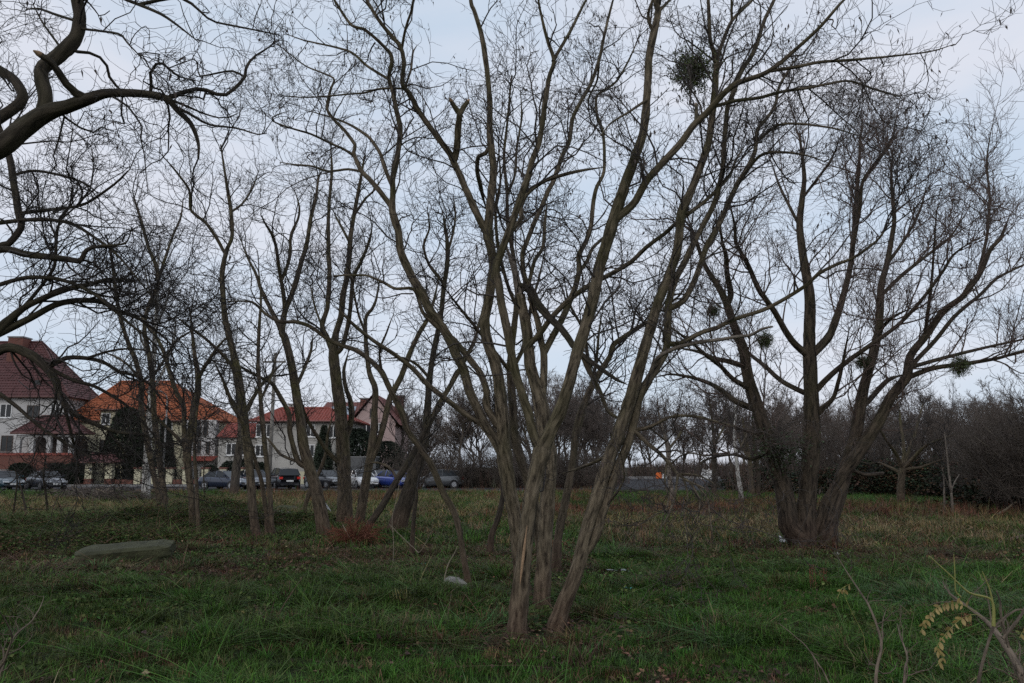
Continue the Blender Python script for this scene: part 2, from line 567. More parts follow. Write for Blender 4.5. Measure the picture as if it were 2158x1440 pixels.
def build_tree(name, label, cat, limbs, sp, D=None, group=None, spread=0.30, seed=1, twigs=1.0, thick_from=0.05, stub_ends=(), bark_of=None, furrow_amp=0.55, no_twig=()):
    """limbs: traced centre lines 'x,y,width ...' in photo pixels; first one is the trunk standing on the ground.
    Every limb gets its own run of depths so that the crown has volume."""
    rng = np.random.default_rng(seed)
    S = SPECIES[sp]
    tr0 = parse(limbs[0].split("|")[-1])
    if D is None:
        D = gpx(tr0[0, 0], tr0[0, 1])
    base, _ = px(tr0[0, 0], tr0[0, 1], D)
    root = thing(name, label, cat, (base[0], D, float(height(base[0], D))), 0, group)
    bank = []           # rows: px x, px y, depth
    sp_P, sp_R = [], []
    for li, s in enumerate(limbs):
        dd = None
        if '|' in s:
            dd, s = s.split('|')
            dd = float(dd)
        q = parse(s)
        if li == 0:
            d0 = D
        else:
            bb = np.concatenate(bank)
            k = np.argmin((bb[:, 0] - q[0, 0]) ** 2 + (bb[:, 1] - q[0, 1]) ** 2)
            d0 = bb[k, 2]
            if (bb[k, 0] - q[0, 0]) ** 2 + (bb[k, 1] - q[0, 1]) ** 2 < 40 ** 2:
                q[0, :2] = bb[k, :2]
        if li not in stub_ends and li not in no_twig and li != 0:
            q[-1, 2] = min(q[-1, 2], max(1.2, 0.008 * FPX / D)) if not (q[-1, 1] <= 6 or q[-1, 0] <= 4 or q[-1, 0] >= 2154) else q[-1, 2]
        ends_out = q[-1, 1] <= 6 or q[-1, 0] <= 4 or q[-1, 0] >= 2154
        if ends_out:
            v = q[-1, :2] - q[-2, :2]
            v /= np.linalg.norm(v) + 1e-9
            w = q[-1, 2]
            ext = 22 * w
            e = [[*(q[-1, :2] + v * ext * f + rng.normal(0, ext * .06, 2)), max(w * (1 - 0.75 * f), 1.5)] for f in (0.35, 0.7, 1.0)]
            q = np.concatenate([q, e])
        cl = np.concatenate([[0], np.cumsum(np.linalg.norm(np.diff(q[:, :2], axis=0), axis=1))])
        mpp = D / FPX
        Lm = cl[-1] * mpp
        if dd is None:
            dd = rng.uniform(-spread, spread) * Lm * (0.4 if li == 0 else 1.0)
        dep = d0 + dd * (cl / cl[-1]) ** 1.3
        P3 = np.empty((len(q), 4))
        for i in range(len(q)):
            p, m = px(q[i, 0], q[i, 1], dep[i])
            P3[i, :3] = p
            P3[i, 3] = q[i, 2] * 0.5 * m
        thick = P3[:, 3].max()
        if li == 0:
            foot = P3[0].copy()
            foot[:3] += (P3[0, :3] - P3[1, :3]) / np.linalg.norm(P3[0, :3] - P3[1, :3]) * 0.35
            foot[3] *= 1.12
            P3 = np.concatenate([foot[None], P3])
            dep = np.concatenate([[D], dep])
            q = np.concatenate([[q[0]], q])
        L3 = np.linalg.norm(np.diff(P3[:, :3], axis=0), axis=1).sum()
        big = thick > thick_from
        n = int(np.clip(L3 / (0.03 if big and D < 14 else 0.07), 6, 260))
        k = 30 if (big and D < 14) else (14 if thick > 0.03 else 8)
        if D > 17 and big:
            k = 22
        c4 = catmull(P3, n)
        c4[:, 3] = np.maximum(c4[:, 3], 0.002)
        if li != 0:
            c4[:, :3] += (rng.normal(size=(n, 3)).cumsum(0) * 0.0012 * min(1, D / 12))
        V, F, bk = tubes(c4[None, :, :3], c4[None, :, 3], k, True, furrow(furrow_amp, 32.0 if D < 14 else 13.0) if big else None)
        me = npmesh('trunk' if li == 0 else 'limb', V, F, True, {'bk': ('FLOAT_VECTOR', bk)})
        mat = M[(bark_of or {}).get(li, S['bark'])]
        o = link('trunk' if li == 0 else 'limb', me, mat, root, True)
        if li in stub_ends:
            tip = catmull(P3, 60)
            a, b = tip[-1], tip[-7]
            dv = (a[:3] - b[:3]) / np.linalg.norm(a[:3] - b[:3])
            pts = np.array([[a[:3] - dv * .015, a[:3] + dv * .012, a[:3] + dv * 0.05]])
            Vs, Fs, _ = tubes(pts, np.array([[a[3] * 1.03, a[3] * .98, a[3] * .25]]), 10)
            link('broken_end', npmesh('broken_end', Vs, Fs, False), M['pale_wood'], o)
        bank.append(np.stack([np.interp(np.linspace(0, 1, 60), np.linspace(0, 1, len(q)), q[:, 0]),
                              np.interp(np.linspace(0, 1, 60), np.linspace(0, 1, len(q)), q[:, 1]),
                              np.interp(np.linspace(0, 1, 60), np.linspace(0, 1, len(q)), dep)], 1))
        if li in no_twig:
            continue
        m = 16
        r16 = catmull(P3, m)
        if li == 0:
            cut = int(m * 0.45)
            r16 = catmull(P3[len(P3) // 2:], m)
        sp_P.append(r16[:, :3])
        sp_R.append(np.maximum(r16[:, 3], 0.003))
    P, Rr = np.stack(sp_P), np.stack(sp_R)
    tot = np.linalg.norm(np.diff(P, axis=1), axis=-1).sum()
    acc = Acc()
    c1, L1, a1, k1, n1, r1 = S['l1']
    c2, L2, a2, k2, n2, r2 = S['l2']
    c3, L3_, a3, k3, n3, r3 = S['l3']
    N1 = int(c1 * tot * twigs)
    P1, R1 = spawn(P, Rr, N1, L1, a1, k1, n1, 0.12, 1.0, 0.55, (r1 * 0.45, r1), 0.35, S['up'], rng)
    # leaders carry on from each limb's tip
    Pl, Rl = spawn(P, Rr, 2 * len(P), (L1[0] * .8, L1[1]), 24, k1, n1, 0.93, 1.0, 0.9, (r1 * 0.35, r1 * 1.1), 0.3, S['up'], rng, 0.3)
    P1, R1 = np.concatenate([P1, Pl]), np.concatenate([R1, Rl])
    N1 = len(P1)
    V, F, bk = tubes(P1, R1, 5)
    acc.add(V, F, bk)
    P2, R2 = spawn(P1, R1, int(N1 * c2), L2, a2, k2, n2, 0.15, 1.0, 0.6, (r2 * 0.6, r2), 0.45, S['up'], rng)
    V, F, bk = tubes(P2, R2, 3)
    acc.add(V, F, bk)
    P3, R3 = spawn(P2, R2, int(N1 * c2 * c3), L3_, a3, k3, n3, 0.1, 1.0, 0.7, (r3 * 0.75, r3), 0.6, S['up'] * 0.7, rng, 0.3)
    V, F, bk = tubes(P3, R3, 3, cap=False)
    acc.add(V, F, bk)
    # thin shoots straight from the limbs
    Ps, Rs = spawn(P, Rr, int(tot * 5 * twigs), (0.15, 0.6), 60, 0.35, 5, 0.05, 1.0, 0.2, (r3, r2 * 0.8), 0.4, 0.04, rng)
    V, F, bk = tubes(Ps, Rs, 3, cap=False)
    acc.add(V, F, bk)
    link('crown', acc.mesh('crown', True, True), M[S['twig']], root, True)
    if S['pods']:
        V, F = pods(P3, int(len(P3) * S['pods']), 0.055 if D < 14 else 0.08, rng)
        po = link('seed_pods', npmesh('seed_pods', V, F, False), M['pod'], root, True)
        po['kind'] = 'stuff'
    return root

# ================================================================== the setting
def zone_cols(x, y):
    """ground cover in plan: returns weights green, straw, litter, dull for points x, y (metres)"""
    x, y = np.asarray(x, float), np.asarray(y, float)
    n1 = xyn(x, y, 2.2, 21)
    n2 = xyn(x, y, 0.8, 33)
    n3 = xyn(x, y, 5.5, 47)

    def bump(v, a, b, s):
        return 1 / (1 + np.exp(-(v - a) / s)) * (1 / (1 + np.exp((v - b) / s)))
    litter = 0.75 * bump(y + (n1 - .5) * 5, 12.6, 19, .6) * (x < 1.5) * np.clip(n1 * 1.7, .3, 1)            # leaf fall under the row
    litter = np.maximum(litter, 0.9 * np.exp(-(((x - 6.3) / 3.2) ** 2 + ((y - 17.6) / 1.7) ** 2)) * (n2 + .5))
    litter = np.maximum(litter, 0.8 * bump(y + (n1 - .5) * 2, 14.8, 17.8, .5) * (x > 5.5))
    litter = np.maximum(litter, 0.9 * bump(y + (n1 - .5) * 6, 30, 37, 1.2) * (x > 0))
    litter = np.maximum(litter, 0.8 * np.exp(-(((x - 0.25) / 1.1) ** 2 + ((y - 8.6) / 1.3) ** 2)) * (n2 * 1.4))
    litter = np.maximum(litter, np.clip((xyn(x, y, 0.7, 58) - 0.60) * 6, 0, 1) * 0.6)
    straw = 0.95 * bump(y + (n3 - .5) * 5, 19.5, 30, 1.0) * (x > 2)
    straw = np.maximum(straw, 0.9 * bump(y + (n3 - .5) * 6, 30, 47, 1.5) * (x < -9))
    straw = np.maximum(straw, 0.7 * bump(y + (n3 - .5) * 8, 24, 50, 2) * ((x <= 2) & (x >= -9)))
    straw = straw * np.clip(0.15 + n2 * 1.1, 0, 1)
    dull = np.clip(0.25 + (n3 - .42) * 3 + 0.45 * bump(y, 11, 30, 1.5) * (x < -1) + np.clip((-x - 1.2) * .13, 0, .45) + .55 * bump(y, 15, 21, 1) * (x > 2), 0, 1)
    green = np.clip(1 - straw - litter, 0, 1)
    green = np.maximum(green, 0.95 * bump(y + (n1 - .5) * 3, 37.5, 50, 1.0) * (x > 5))
    return green, straw, litter, dull


xs = np.concatenate([-np.geomspace(2500, 46, 14), np.arange(-45, 45.01, 0.5), np.geomspace(46, 2500, 14)])
ys = np.concatenate([-np.geomspace(600, 7, 8), np.arange(-6, 60.01, 0.4), np.geomspace(61, 4500, 22)])
gx, gy = np.meshgrid(xs, ys)
gz = height(gx, gy)
nx, ny = len(xs), len(ys)
ii = (np.arange(ny - 1)[:, None] * nx + np.arange(nx - 1)[None]).ravel()
g, st, lt, du = zone_cols(gx.ravel(), gy.ravel())
soil = np.array([0.045, 0.034, 0.024])
gcol = (g * (1 - du * .6))[:, None] * np.array([0.026, 0.046, 0.013]) + (g * du * .6)[:, None] * np.array([0.032, 0.038, 0.016]) \
    + st[:, None] * np.array([0.125, 0.092, 0.052]) + lt[:, None] * np.array([0.062, 0.041, 0.028])
wsum = np.clip(g + st + lt, 0.001, None)[:, None]
gcol = gcol / wsum * 0.9 + soil * 0.1
gm = npmesh('ground', np.stack([gx.ravel(), gy.ravel(), gz.ravel()], 1), [np.stack([ii, ii + 1, ii + nx + 1, ii + nx], 1)], True,
            {'cover': ('FLOAT_COLOR', np.concatenate([gcol, np.ones((len(gcol), 1))], 1))})
m, n, l, b = nodes_of('ground_cover')
at = n.new('ShaderNodeAttribute'); at.attribute_name = 'cover'
tc = n.new('ShaderNodeNewGeometry')
nz = n.new('ShaderNodeTexNoise'); nz.inputs['Scale'].default_value = 9; nz.inputs['Detail'].default_value = 8; nz.inputs['Roughness'].default_value = 0.75
l.new(tc.outputs['Position'], nz.inputs['Vector'])
mr = n.new('ShaderNodeMapRange'); mr.inputs['From Min'].default_value = 0.3; mr.inputs['From Max'].default_value = 0.7
mr.inputs['To Min'].default_value = 0.35; mr.inputs['To Max'].default_value = 1.6
l.new(nz.outputs['Fac'], mr.inputs['Value'])
mx = n.new('ShaderNodeMix'); mx.data_type = 'RGBA'; mx.blend_type = 'MULTIPLY'; mx.inputs['Factor'].default_value = 1
l.new(at.outputs['Color'], mx.inputs['A']); l.new(mr.outputs['Result'], mx.inputs['B'])
l.new(mx.outputs['Result'], b.inputs['Base Color'])
b.inputs['Roughness'].default_value = 0.95; b.inputs['Specular IOR Level'].default_value = 0.1
bp = n.new('ShaderNodeBump'); bp.inputs['Strength'].default_value = 0.9; bp.inputs['Distance'].default_value = 0.06
l.new(nz.outputs['Fac'], bp.inputs['Height']); l.new(bp.outputs['Normal'], b.inputs['Normal'])
tag(link('ground', gm, m), kind='structure')

# road in front of the houses, a yard of dark asphalt farther to its right
M['asphalt'] = plain('asphalt', (0.05, 0.05, 0.053), 1.0, 0.3, 1.5, bump=0.3, bscale=60, spec=0.1)
M['paving'] = plain('paving', (0.16, 0.155, 0.15), 0.9, 0.25, 2.0)
M['kerb'] = plain('kerb_stone', (0.24, 0.235, 0.23), 0.9, 0.25, 2.0)
a = Acc(); a.box(-120, 2, 60.5, 75.0, -0.3, 0.006)
tag(link('road', a.mesh('road'), M['asphalt']), kind='structure')
a = Acc(); a.box(2.0, 31, 63, 150, -0.3, 0.012)
tag(link('asphalt_yard', a.mesh('asphalt_yard'), M['asphalt']), kind='structure')
a = Acc(); a.box(-120, 2, 75.2, 78.2, -0.3, 0.12)
tag(link('pavement', a.mesh('pavement'), M['paving']), kind='structure')
for nm, y0 in (('kerb', 60.35), ('kerb', 75.02)):
    a = Acc()
    for i in range(60):
        a.box(-120 + i * 2.033, -120 + i * 2.033 + 2.02, y0, y0 + .16, -0.2, 0.12 if y0 > 70 else 0.05)
    k_ = tag(link('kerb', a.mesh('kerb'), M['kerb']), kind='structure')

# ================================================================== trees traced from the photograph
T1 = build_tree('locust_tree', 'black locust with one forked trunk and a pale bark wound low on its front', 'tree', [
    '0.0|1087,1350,54 1092,1300,42 1098,1230,38 1106,1160,33 1113,1092,33 1123,1028,32 1135,980,34 1142,952,38 1143,935,30',
    '-0.8|1140,950,24 1125,920,20 1114,872 1100,825 1086,780,19 1075,725 1065,675 1055,625 1049,590,17 1045,565 1058,528,16 1078,475 1094,425 1112,375,13 1122,337 1138,295 1147,225,11 1157,162 1166,127,9 1150,75,7 1134,0,5',
    '-0.2|1142,950,34 1162,905,29 1180,870 1197,820,26 1212,762 1227,712 1242,662 1252,625,25 1265,562 1285,500 1305,437,23 1325,375 1340,337 1360,275,18 1367,200 1371,125 1380,75,16 1390,25 1387,0,13',
    '-1.2|1305,470,18 1335,430,16 1362,382 1392,348,15 1435,300 1462,262,14 1490,237 1515,207,13 1550,177 1600,160,10 1632,142 1675,105,8 1725,60 1762,17 1778,0,5',
    '0.6|1500,232,8 1550,212,8 1600,205 1650,192,7 1700,185 1740,177 1790,170,5 1850,190 1900,205,2.5',
    '-0.6|1618,152,8 1675,142,8 1725,132 1800,127,6 1880,120 1960,110,3 2010,95,1.5',
    '0.2|1469,256,9 1467,222,7',
    '0.5|1050,550,12 1058,522 1080,485,11 1100,462 1097,437 1112,407,10 1150,380 1212,362,7 1275,352,3',
    '0.9|1166,127,8 1185,95 1200,70,7 1220,30 1235,0,5',
    '-0.5|1380,75,8 1366,40 1370,15 1376,0,5',
    '0.7|1390,25,7 1402,10 1412,0,5',
    '-1.0|1366,205,6 1320,240 1290,258,4 1275,275 1262,290,2',
], 'locust', seed=3, stub_ends=(6,), furrow_amp=0.75)
T2 = build_tree('locust_tree', 'black locust leaning steeply, with a long pale dead branch snapped at its tip', 'tree', [
    '0.3|1168,1332,42 1187,1277,34 1207,1226,32 1223,1175,30 1239,1108,29 1255,1060,28 1271,1005,28 1287,957,27 1301,925,27 1315,882,26 1330,837,26 1342,795,25 1357,740,23 1372,687,22 1387,637,21 1407,587,20 1425,537,19 1432,487,19 1436,450,19 1455,405,17 1475,355,16 1492,305,15 1500,250,14 1507,187,13 1510,125,13',
    '0.9|1225,1180,20 1255,1130,22 1267,1092,22 1280,1053,21 1293,1012,21 1312,964,20 1330,915,19 1347,840,18 1370,797,18 1390,765,17 1405,732,16 1407,687,16 1410,637,15 1425,587,14 1445,550,13 1465,507,13 1485,470,12 1505,432,12 1515,400,12 1525,350,11 1530,270 1535,225,10 1547,195 1562,155,10 1587,117,9 1600,82 1612,42 1632,0,7',
    '-0.6|1510,125,10 1497,87,9 1494,37 1492,0,7',
    '0.6|1510,125,9 1522,92,8 1542,45 1570,15 1585,0,6',
    '0.3|1542,45,6 1541,20 1541,0,5',
    '1.4|1412,660,13 1440,635,13 1460,600,12 1472,570 1490,520,12 1515,475 1535,430,11 1552,392 1577,350,10 1590,320 1595,275,8 1615,250 1632,225,7 1640,187 1657,155,5 1680,120,2',
    '-1.4|1403,732,12 1430,725,11 1460,710,10 1480,700 1512,690 1537,677,9 1565,667 1612,652 1662,625,8 1700,600 1725,577 1762,557,7 1800,542 1850,505,5 1875,470,3',
    '-1.6|1355,800,10 1382,760,9 1412,740,9 1440,730 1480,722,8 1525,716 1562,710,7 1582,708 1605,695,6 1628,690,4',
    '-1.0|1333,922,9 1370,900,8 1405,882 1437,877,6 1475,880 1512,890,4 1550,900,2.5',
    '-1.3|1338,920,9 1367,937,9 1393,958 1411,978,7 1428,999 1452,1016,5 1481,1028 1505,1050,2.5',
    '0.9|1436,452,9 1450,450,9 1482,427 1512,400,7 1540,367 1552,337,5 1575,300,2.5',
    '-0.5|1595,300,6 1640,265 1690,262,5 1760,272 1820,290,2.5',
    '-0.9|1560,405,7 1600,330,7 1650,322 1700,330,4 1745,345,2',
    '0.8|1290,957,8 1250,975,7 1225,985 1180,1000,5',
    '-0.8|1428,1000,6 1423,1040 1412,1075,4 1395,1110,2',
    '-0.6|1455,1016,5 1475,1055 1470,1100,2.5',
    '-0.9|1405,972,5 1400,1010 1408,1050,3.5 1398,1085,2 1390,1120,1',
    '-0.5|1440,1008,5 1450,1045 1440,1085,3 1448,1125,1.5',
    '-0.7|1470,1024,4 1490,1050 1495,1085,2.5 1500,1120,1.2',
    '-0.4|1428,1000,5 1460,1000 1490,1010,3 1520,1030,1.5',
    '-0.6|1412,980,4 1435,960 1460,955,3 1490,965,1.5',
    '-0.8|1275,1065,6 1305,1030 1315,1000 1308,960,4 1300,940,3',
], 'locust', seed=5, bark_of={7: 'dead'}, furrow_amp=0.75, no_twig=(7,))
T3 = build_tree('locust_tree', 'storm broken black locust whose splintered stem has a dark limb hanging from it', 'tree', [
    '0.4|1141,1285,42 1143,1240,38 1145,1203,33 1149,1124,32 1153,1060,32 1157,1012,32 1158,964,33 1148,900,32 1140,850,30 1130,812,26 1118,775,24 1115,745,23 1110,700,23 1102,655,22 1096,622,21',
    '0.1|1096,630,20 1090,595,16 1082,560,12 1073,538,8 1067,520,3',
    '-1.5|1100,600,16 1118,612,19 1130,637,19 1155,667,17 1187,697,15 1210,730,13 1232,752,12 1267,777,10 1300,800,8 1328,812,7',
    '-0.3|1226,748,12 1240,780,11 1252,802,10 1262,820 1275,855,9 1282,870 1300,882,6 1330,905,3',
    '1.2|1147,860,16 1145,812,16 1146,750,15 1140,720,14 1132,675,13 1120,642,11 1112,605,11 1102,575,10 1100,537 1107,517,10 1125,470 1142,432,10 1155,400 1165,382,10 1182,332 1197,300,9 1205,250 1227,207,8 1245,175 1262,125,7 1272,75 1285,20 1290,0,4',
    '1.6|1146,745,14 1167,705,14 1187,667 1202,632,13 1212,607 1221,570,11 1220,537 1235,507,10 1245,475 1250,425,9 1257,392 1272,357,7 1270,280 1257,237,6 1257,200 1275,187,5 1300,167 1325,125,4 1350,67,2.5',
    '1.0|1221,570,8 1237,550,8 1250,520 1275,497,6 1300,470,3',
    '0.6|1116,607,8 1127,550,8 1145,520 1150,462,7 1154,425,6',
    '-1.0|1088,762,12 1110,735,12 1137,705,12 1162,670 1200,632,11 1250,597,11 1280,582,10 1325,555 1362,520,9 1400,492 1422,472,8 1450,452,6 1490,420,3',
    '0.8|1262,125,5 1258,170 1240,210 1245,260,3',
], 'locust', seed=8, bark_of={1: 'dead', 2: 'dark', 3: 'row'}, furrow_amp=0.75, no_twig=(1,))
T4 = build_tree('locust_tree', 'black locust carrying a sawn off Y shaped stub with pale cut faces', 'tree', [
    '0.2|1108,1262,36 1100,1220,32 1092,1160,30 1085,1092,29 1076,1044,30 1069,996,32 1062,950,32 1060,887,26 1055,837,25 1050,795,24 1042,762,23 1030,730,23 1022,700,22 1022,670,22 1030,632,21 1035,600,20 1040,562,20 1035,525,20 1028,495,20 1032,450,18 1035,412,17 1040,362,16 1036,320,15 1032,275,13 1032,212,12 1025,137,11 1015,75,10 1000,25,9 992,0,8',
    '-0.6|1069,1000,24 1056,954,22 1037,919,21 1020,895,21 1002,855,20 987,820,20 975,780,20 957,745,19 940,707,19 922,680,19 905,657,18 889,621,18 871,593,17 855,559,17 843,525,16 839,490,16 827,449,16 828,403,12 827,380,13 836,341,12 843,275,11 834,229,10 827,195,9 818,165 823,137,8 822,119 807,101,7 768,66 738,55,6 710,14 702,0,4',
    '0.9|827,437,11 802,405,11 779,378 763,362,10 749,332 746,318,8 750,307 729,277,7 706,254 692,234,6 692,213 699,188,5 706,167 678,153 646,140,3 614,115 587,94,2',
    '-1.1|1028,495,17 1020,480,16 1007,455 987,410,15 972,375 957,342,14 947,322 916,282,12 884,238 866,204,11 850,183,10 850,165 853,133,9 845,103 825,80,8 797,46 779,16 771,0,6',
    '-0.4|957,345,16 962,320,15 966,275,14 970,237,13',
    '-0.1|970,240,12 960,228,11 951,213,8',
    '0.0|970,240,12 977,226,11 985,215,9',
    '0.5|850,188,5 802,187,5 768,196 733,199,4 687,203 642,206,3 584,203,1.5',
    '0.4|855,188,5 866,149,5 871,112,4 880,95,2',
    '-0.7|745,330,6 724,314 697,302,5 655,282 614,270,4 573,254,3 580,243 612,233,2',
    '0.6|761,362,6 733,357 692,361,5 660,350 621,346,4 591,341,2',
    '0.8|826,392,9 811,357,8 800,323 775,289,7 733,263,5 699,250 642,234,2.5',
    '1.0|1047,915,16 1027,862,16 1025,825,15 1010,785 985,752,14 955,715,12 920,690,9 890,660,8 871,611,7 830,609,6 802,595 768,582,5 722,582,4 678,584,2',
    '-0.9|1012,900,13 980,872,12 945,845 900,810,11 870,777 830,747,9 786,718 741,681,7 705,644,4',
    '0.9|822,165,6 775,140 740,110,5 690,95 640,85,3 600,70,1.5',
    '-0.9|845,103,6 855,60 866,25,5 870,0,4',
    '1.0|1033,305,10 1022,325,9 1008,330 1005,360 1014,400,9 1024,440,10',
], 'locust', seed=13, stub_ends=(5, 6), furrow_amp=0.7, no_twig=(5, 6, 4))
T5 = build_tree('locust_tree', 'slender black locust standing behind the clump and bending out low', 'tree', [
    '0.6|1171,1212,24 1175,1140,19 1184,1092,18 1194,1044,17 1203,996,16 1210,948,15 1214,910,15 1222,875,14 1235,842,14 1250,810,14 1267,780,13 1285,752,12 1293,727,12 1320,707,10 1350,687,9 1375,672,7 1400,640,3',
    '1.0|1210,945,9 1222,900 1240,830,8 1255,770 1262,700,5 1270,650,3',
    '-0.8|1250,810,8 1240,760,8 1230,700 1200,640,5 1190,590,3',
], 'row', seed=17, twigs=1.3)
T5b = build_tree('locust_tree', 'straight grey stemmed locust hidden in the middle of the clump', 'tree', [
    '0.5|1152,1232,30 1140,1150,26 1120,1040,22 1095,960,20 1084,920,18 1082,875,17 1078,820,17 1075,775,16 1082,700,14 1088,650,12 1090,600,10 1082,540,9 1070,470,8 1068,400,7 1062,330,6 1070,250,5 1078,160,3',
    '1.2|1076,778,10 1100,740 1112,690,8 1120,640 1135,590,5 1150,520,3',
    '-1.0|1088,640,8 1070,600 1050,520,7 1045,440,6 1055,380 1050,300,3',
    '1.0|1068,420,6 1085,370 1090,310,5 1100,250 1098,190,3',
    '-1.4|1075,790,9 1040,740 1000,690,7 960,640,5 930,600,3',
], 'row', seed=19, twigs=1.3)
T6 = build_tree('young_locust', 'thin bent locust beside the pale grey stone, arching far over', 'tree', [
    '0.8|991,1248,17 977,1175,13 969,1124,13 957,1079,14 935,1041,14 916,996,13 903,970,13 882,940,13 858,905,13 845,865,13 822,821,12 804,784,12 778,758,11 749,738,10 716,727,9 690,714,9 653,688,8 624,679,8 590,678,7 561,663,6 531,637,5 480,635,3',
    '0.6|690,714,5 670,665 660,630,4 655,600,2',
    '-0.5|804,784,6 800,740 815,700,4 830,660,2',
], 'row', seed=23, twigs=0.9)

# --- the row of trees towards the street
build_tree('row_tree', 'thin twin stemmed tree, taller stem, rising from brambles near the slab', 'tree', [
    '0.5|352,1112,17 345,1040,14 338,980,13 330,920,12 325,876,12 321,802,11 314,747,10 305,703,9 307,666,9 320,630,9 333,600,8 329,561,8 313,522,7 298,467,6 282,417,4',
    '1.5|334,590,6 350,540,6 364,499 382,456,4 386,420,3',
    '-1.5|321,802,6 345,760 370,720,5 400,700,4 430,680,2',
], 'row', seed=31, twigs=1.2, group='trees of the row towards the street')
build_tree('row_tree', 'thin tree leaning away from its taller twin among brambles', 'tree', [
    '-0.4|340,1106,16 335,1050,13 322,990,12 310,930,12 298,858,11 298,806,11 285,758,10 270,722,9 255,674,8 244,618,7 238,560,6 225,500,3',
    '1.2|298,806,6 270,770 240,750,4 210,740,3',
], 'row', seed=32, twigs=1.4, group='trees of the row towards the street')
build_tree('row_tree', 'tree forking just above head height between birch and parked sedan', 'tree', [
    '0.3|407,1125,19 405,1060,15 398,1000,15 394,955,18 402,910,14 410,858,16 417,821,14 417,788,12 410,747,9 405,700,6 400,650,3',
    '-1.0|417,800,9 436,766,8 460,730,6 490,700,3',
    '1.2|394,955,12 388,900,11 388,858,10 373,828 358,784,9 347,747 329,710,7 300,670,4 280,640,3',
    '-0.8|396,960,8 380,930,7 340,890,6 300,850 260,830,4',
], 'row', seed=33, twigs=1.4, group='trees of the row towards the street')
build_tree('sapling', 'straight thin sapling standing close to the forked row tree', 'tree', [
    '0.2|419,1132,10 416,1060,8 413,1000,8 410,960,7 412,900,5 418,850,3',
], 'row', seed=34, twigs=0.8)
build_tree('row_tree', 'tall slim tree with a wide V of thin top branches', 'tree', [
    '0.5|542,1140,21 532,1069,18 528,1006,18 520,936,18 513,865,16 502,791,16 491,740,14 476,681,13 471,637,12 468,577,11 477,530,9 489,499,8 487,448,8 481,409,7 473,358,5 465,305,3',
    '-1.5|473,540,7 455,500,7 434,471 403,444,6 399,401 368,358,4 337,323,2',
    '1.4|487,450,5 510,430 530,400,4 545,360,2',
    '1.6|513,865,9 545,820,8 570,790 600,760,5',
    '-1.4|500,790,8 480,760 440,720,6 400,690 360,660,4',
    '-1.2|522,940,9 516,900 490,850,8 470,800,6 450,760,3',
], 'row', seed=35, twigs=1.15, group='trees of the row towards the street')
build_tree('row_tree', 'slender straight tree beside the grey utility pole', 'tree', [
    '0.3|573,1138,14 571,1080,11 569,1045,11 561,967,10 553,889,10 549,839,9 544,766,8 546,692,7 550,630,5 545,570,3',
    '1.0|549,840,6 570,800 580,760,4 600,720,2',
], 'row', seed=36, twigs=1.2, group='trees of the row towards the street')
build_tree('row_tree', 'short thin stem leaning against the straight tree by the pole', 'tree', [
    '-0.5|563,1132,11 562,1085,10 556,1045,10 550,1010,9 542,985,8 530,940,6 520,900,3',
], 'row', seed=37, twigs=0.8, group='trees of the row towards the street')
build_tree('row_tree', 'thick curved tree with a white rag caught at its foot', 'tree', [
    '0.4|683,1130,34 680,1105,30 673,1065,27 663,1020,25 652,985,24 640,940,22 632,880,20 623,821,19 612,758,17 600,712,16 594,699,15 601,655,12 616,618,11 626,586,11 635,552,10 646,518,9 655,460,8 665,419,6 672,370,4',
    '1.4|594,699,12 580,670,10 568,648,9 550,611,8 540,580,6 520,540,4 505,500,2',
    '-0.9|652,990,14 648,985 628,971,12 612,912,11 610,872,11 587,828,9 572,806,8 550,795,6 500,770,5 450,760,3',
    '-1.8|601,655,9 598,621,9 591,579,8 584,525,7 575,495,6 561,472,4 550,451,3',
    '-0.6|594,590,8 602,570 610,541,7 613,495,6 628,460,5 630,435,4 620,400,2',
    '1.0|624,994,6 593,959,6 573,936,5 555,915,3',
    '1.2|623,821,8 640,780 655,740,6 660,700,4',
], 'row', seed=38, twigs=1.15, group='trees of the row towards the street')
build_tree('leaning_sapling', 'greenish sapling propped diagonally behind the thick curved tree', 'tree', [
    '-0.3|638,1092,11 645,1060,10 659,1022,9 675,990,8 687,955,7 690,920,5 700,880,3',
], 'row', seed=39, twigs=0.8)
build_tree('row_tree', 'straight thick trunk with several upright leaders in front of the parked cars', 'tree', [
    '0.3|726,1108,38 726,1060,31 726,1000,28 722,930,28 718,870,27 710,813,24 703,757,22 704,735,20 708,703,14 719,666,13 722,629,13 726,607,12 731,586,12 736,541,11 738,506,10 745,460,9 754,410,8 761,373,6 768,330,4',
    '1.6|703,745,14 690,712,11 679,685,11 690,648,10 693,607,10 694,575,9 692,529,9 691,483,8 693,426,7 699,357,6 696,305,4',
    '-1.6|708,750,12 719,735,11 730,699,10 738,655,9 745,586,8 761,552,7 779,506,6 786,470,4',
    '1.0|724,940,16 735,905,14 741,875,13 738,845,11 728,815,9 725,780,7 735,740,4',
    '-1.3|716,978,12 700,962,10 687,948,9 663,912,8 644,877,6 635,840,4',
    '1.2|738,510,6 715,470 700,440,4',
    '-1.2|745,460,6 770,420 790,400,4 815,360,2',
], 'row', seed=40, twigs=1.2, group='trees of the row towards the street')
build_tree('row_tree', 'crooked upright tree rising out of the red dead brush', 'tree', [
    '0.4|756,1115,22 765,1050,20 777,985,18 788,909,16 789,872,14 791,821,13 778,784,11 771,721,9 771,670,8 785,650,7 793,630,5 800,590,3',
    '1.3|779,980,14 792,950,13 808,897,13 822,839,13 845,795,12 863,747,11 881,707,10 900,674,9 915,630,6 925,580,4',
    '-1.2|771,700,6 755,660 745,610,4 735,560,2',
], 'row', seed=41, twigs=1.3, group='trees of the row towards the street')
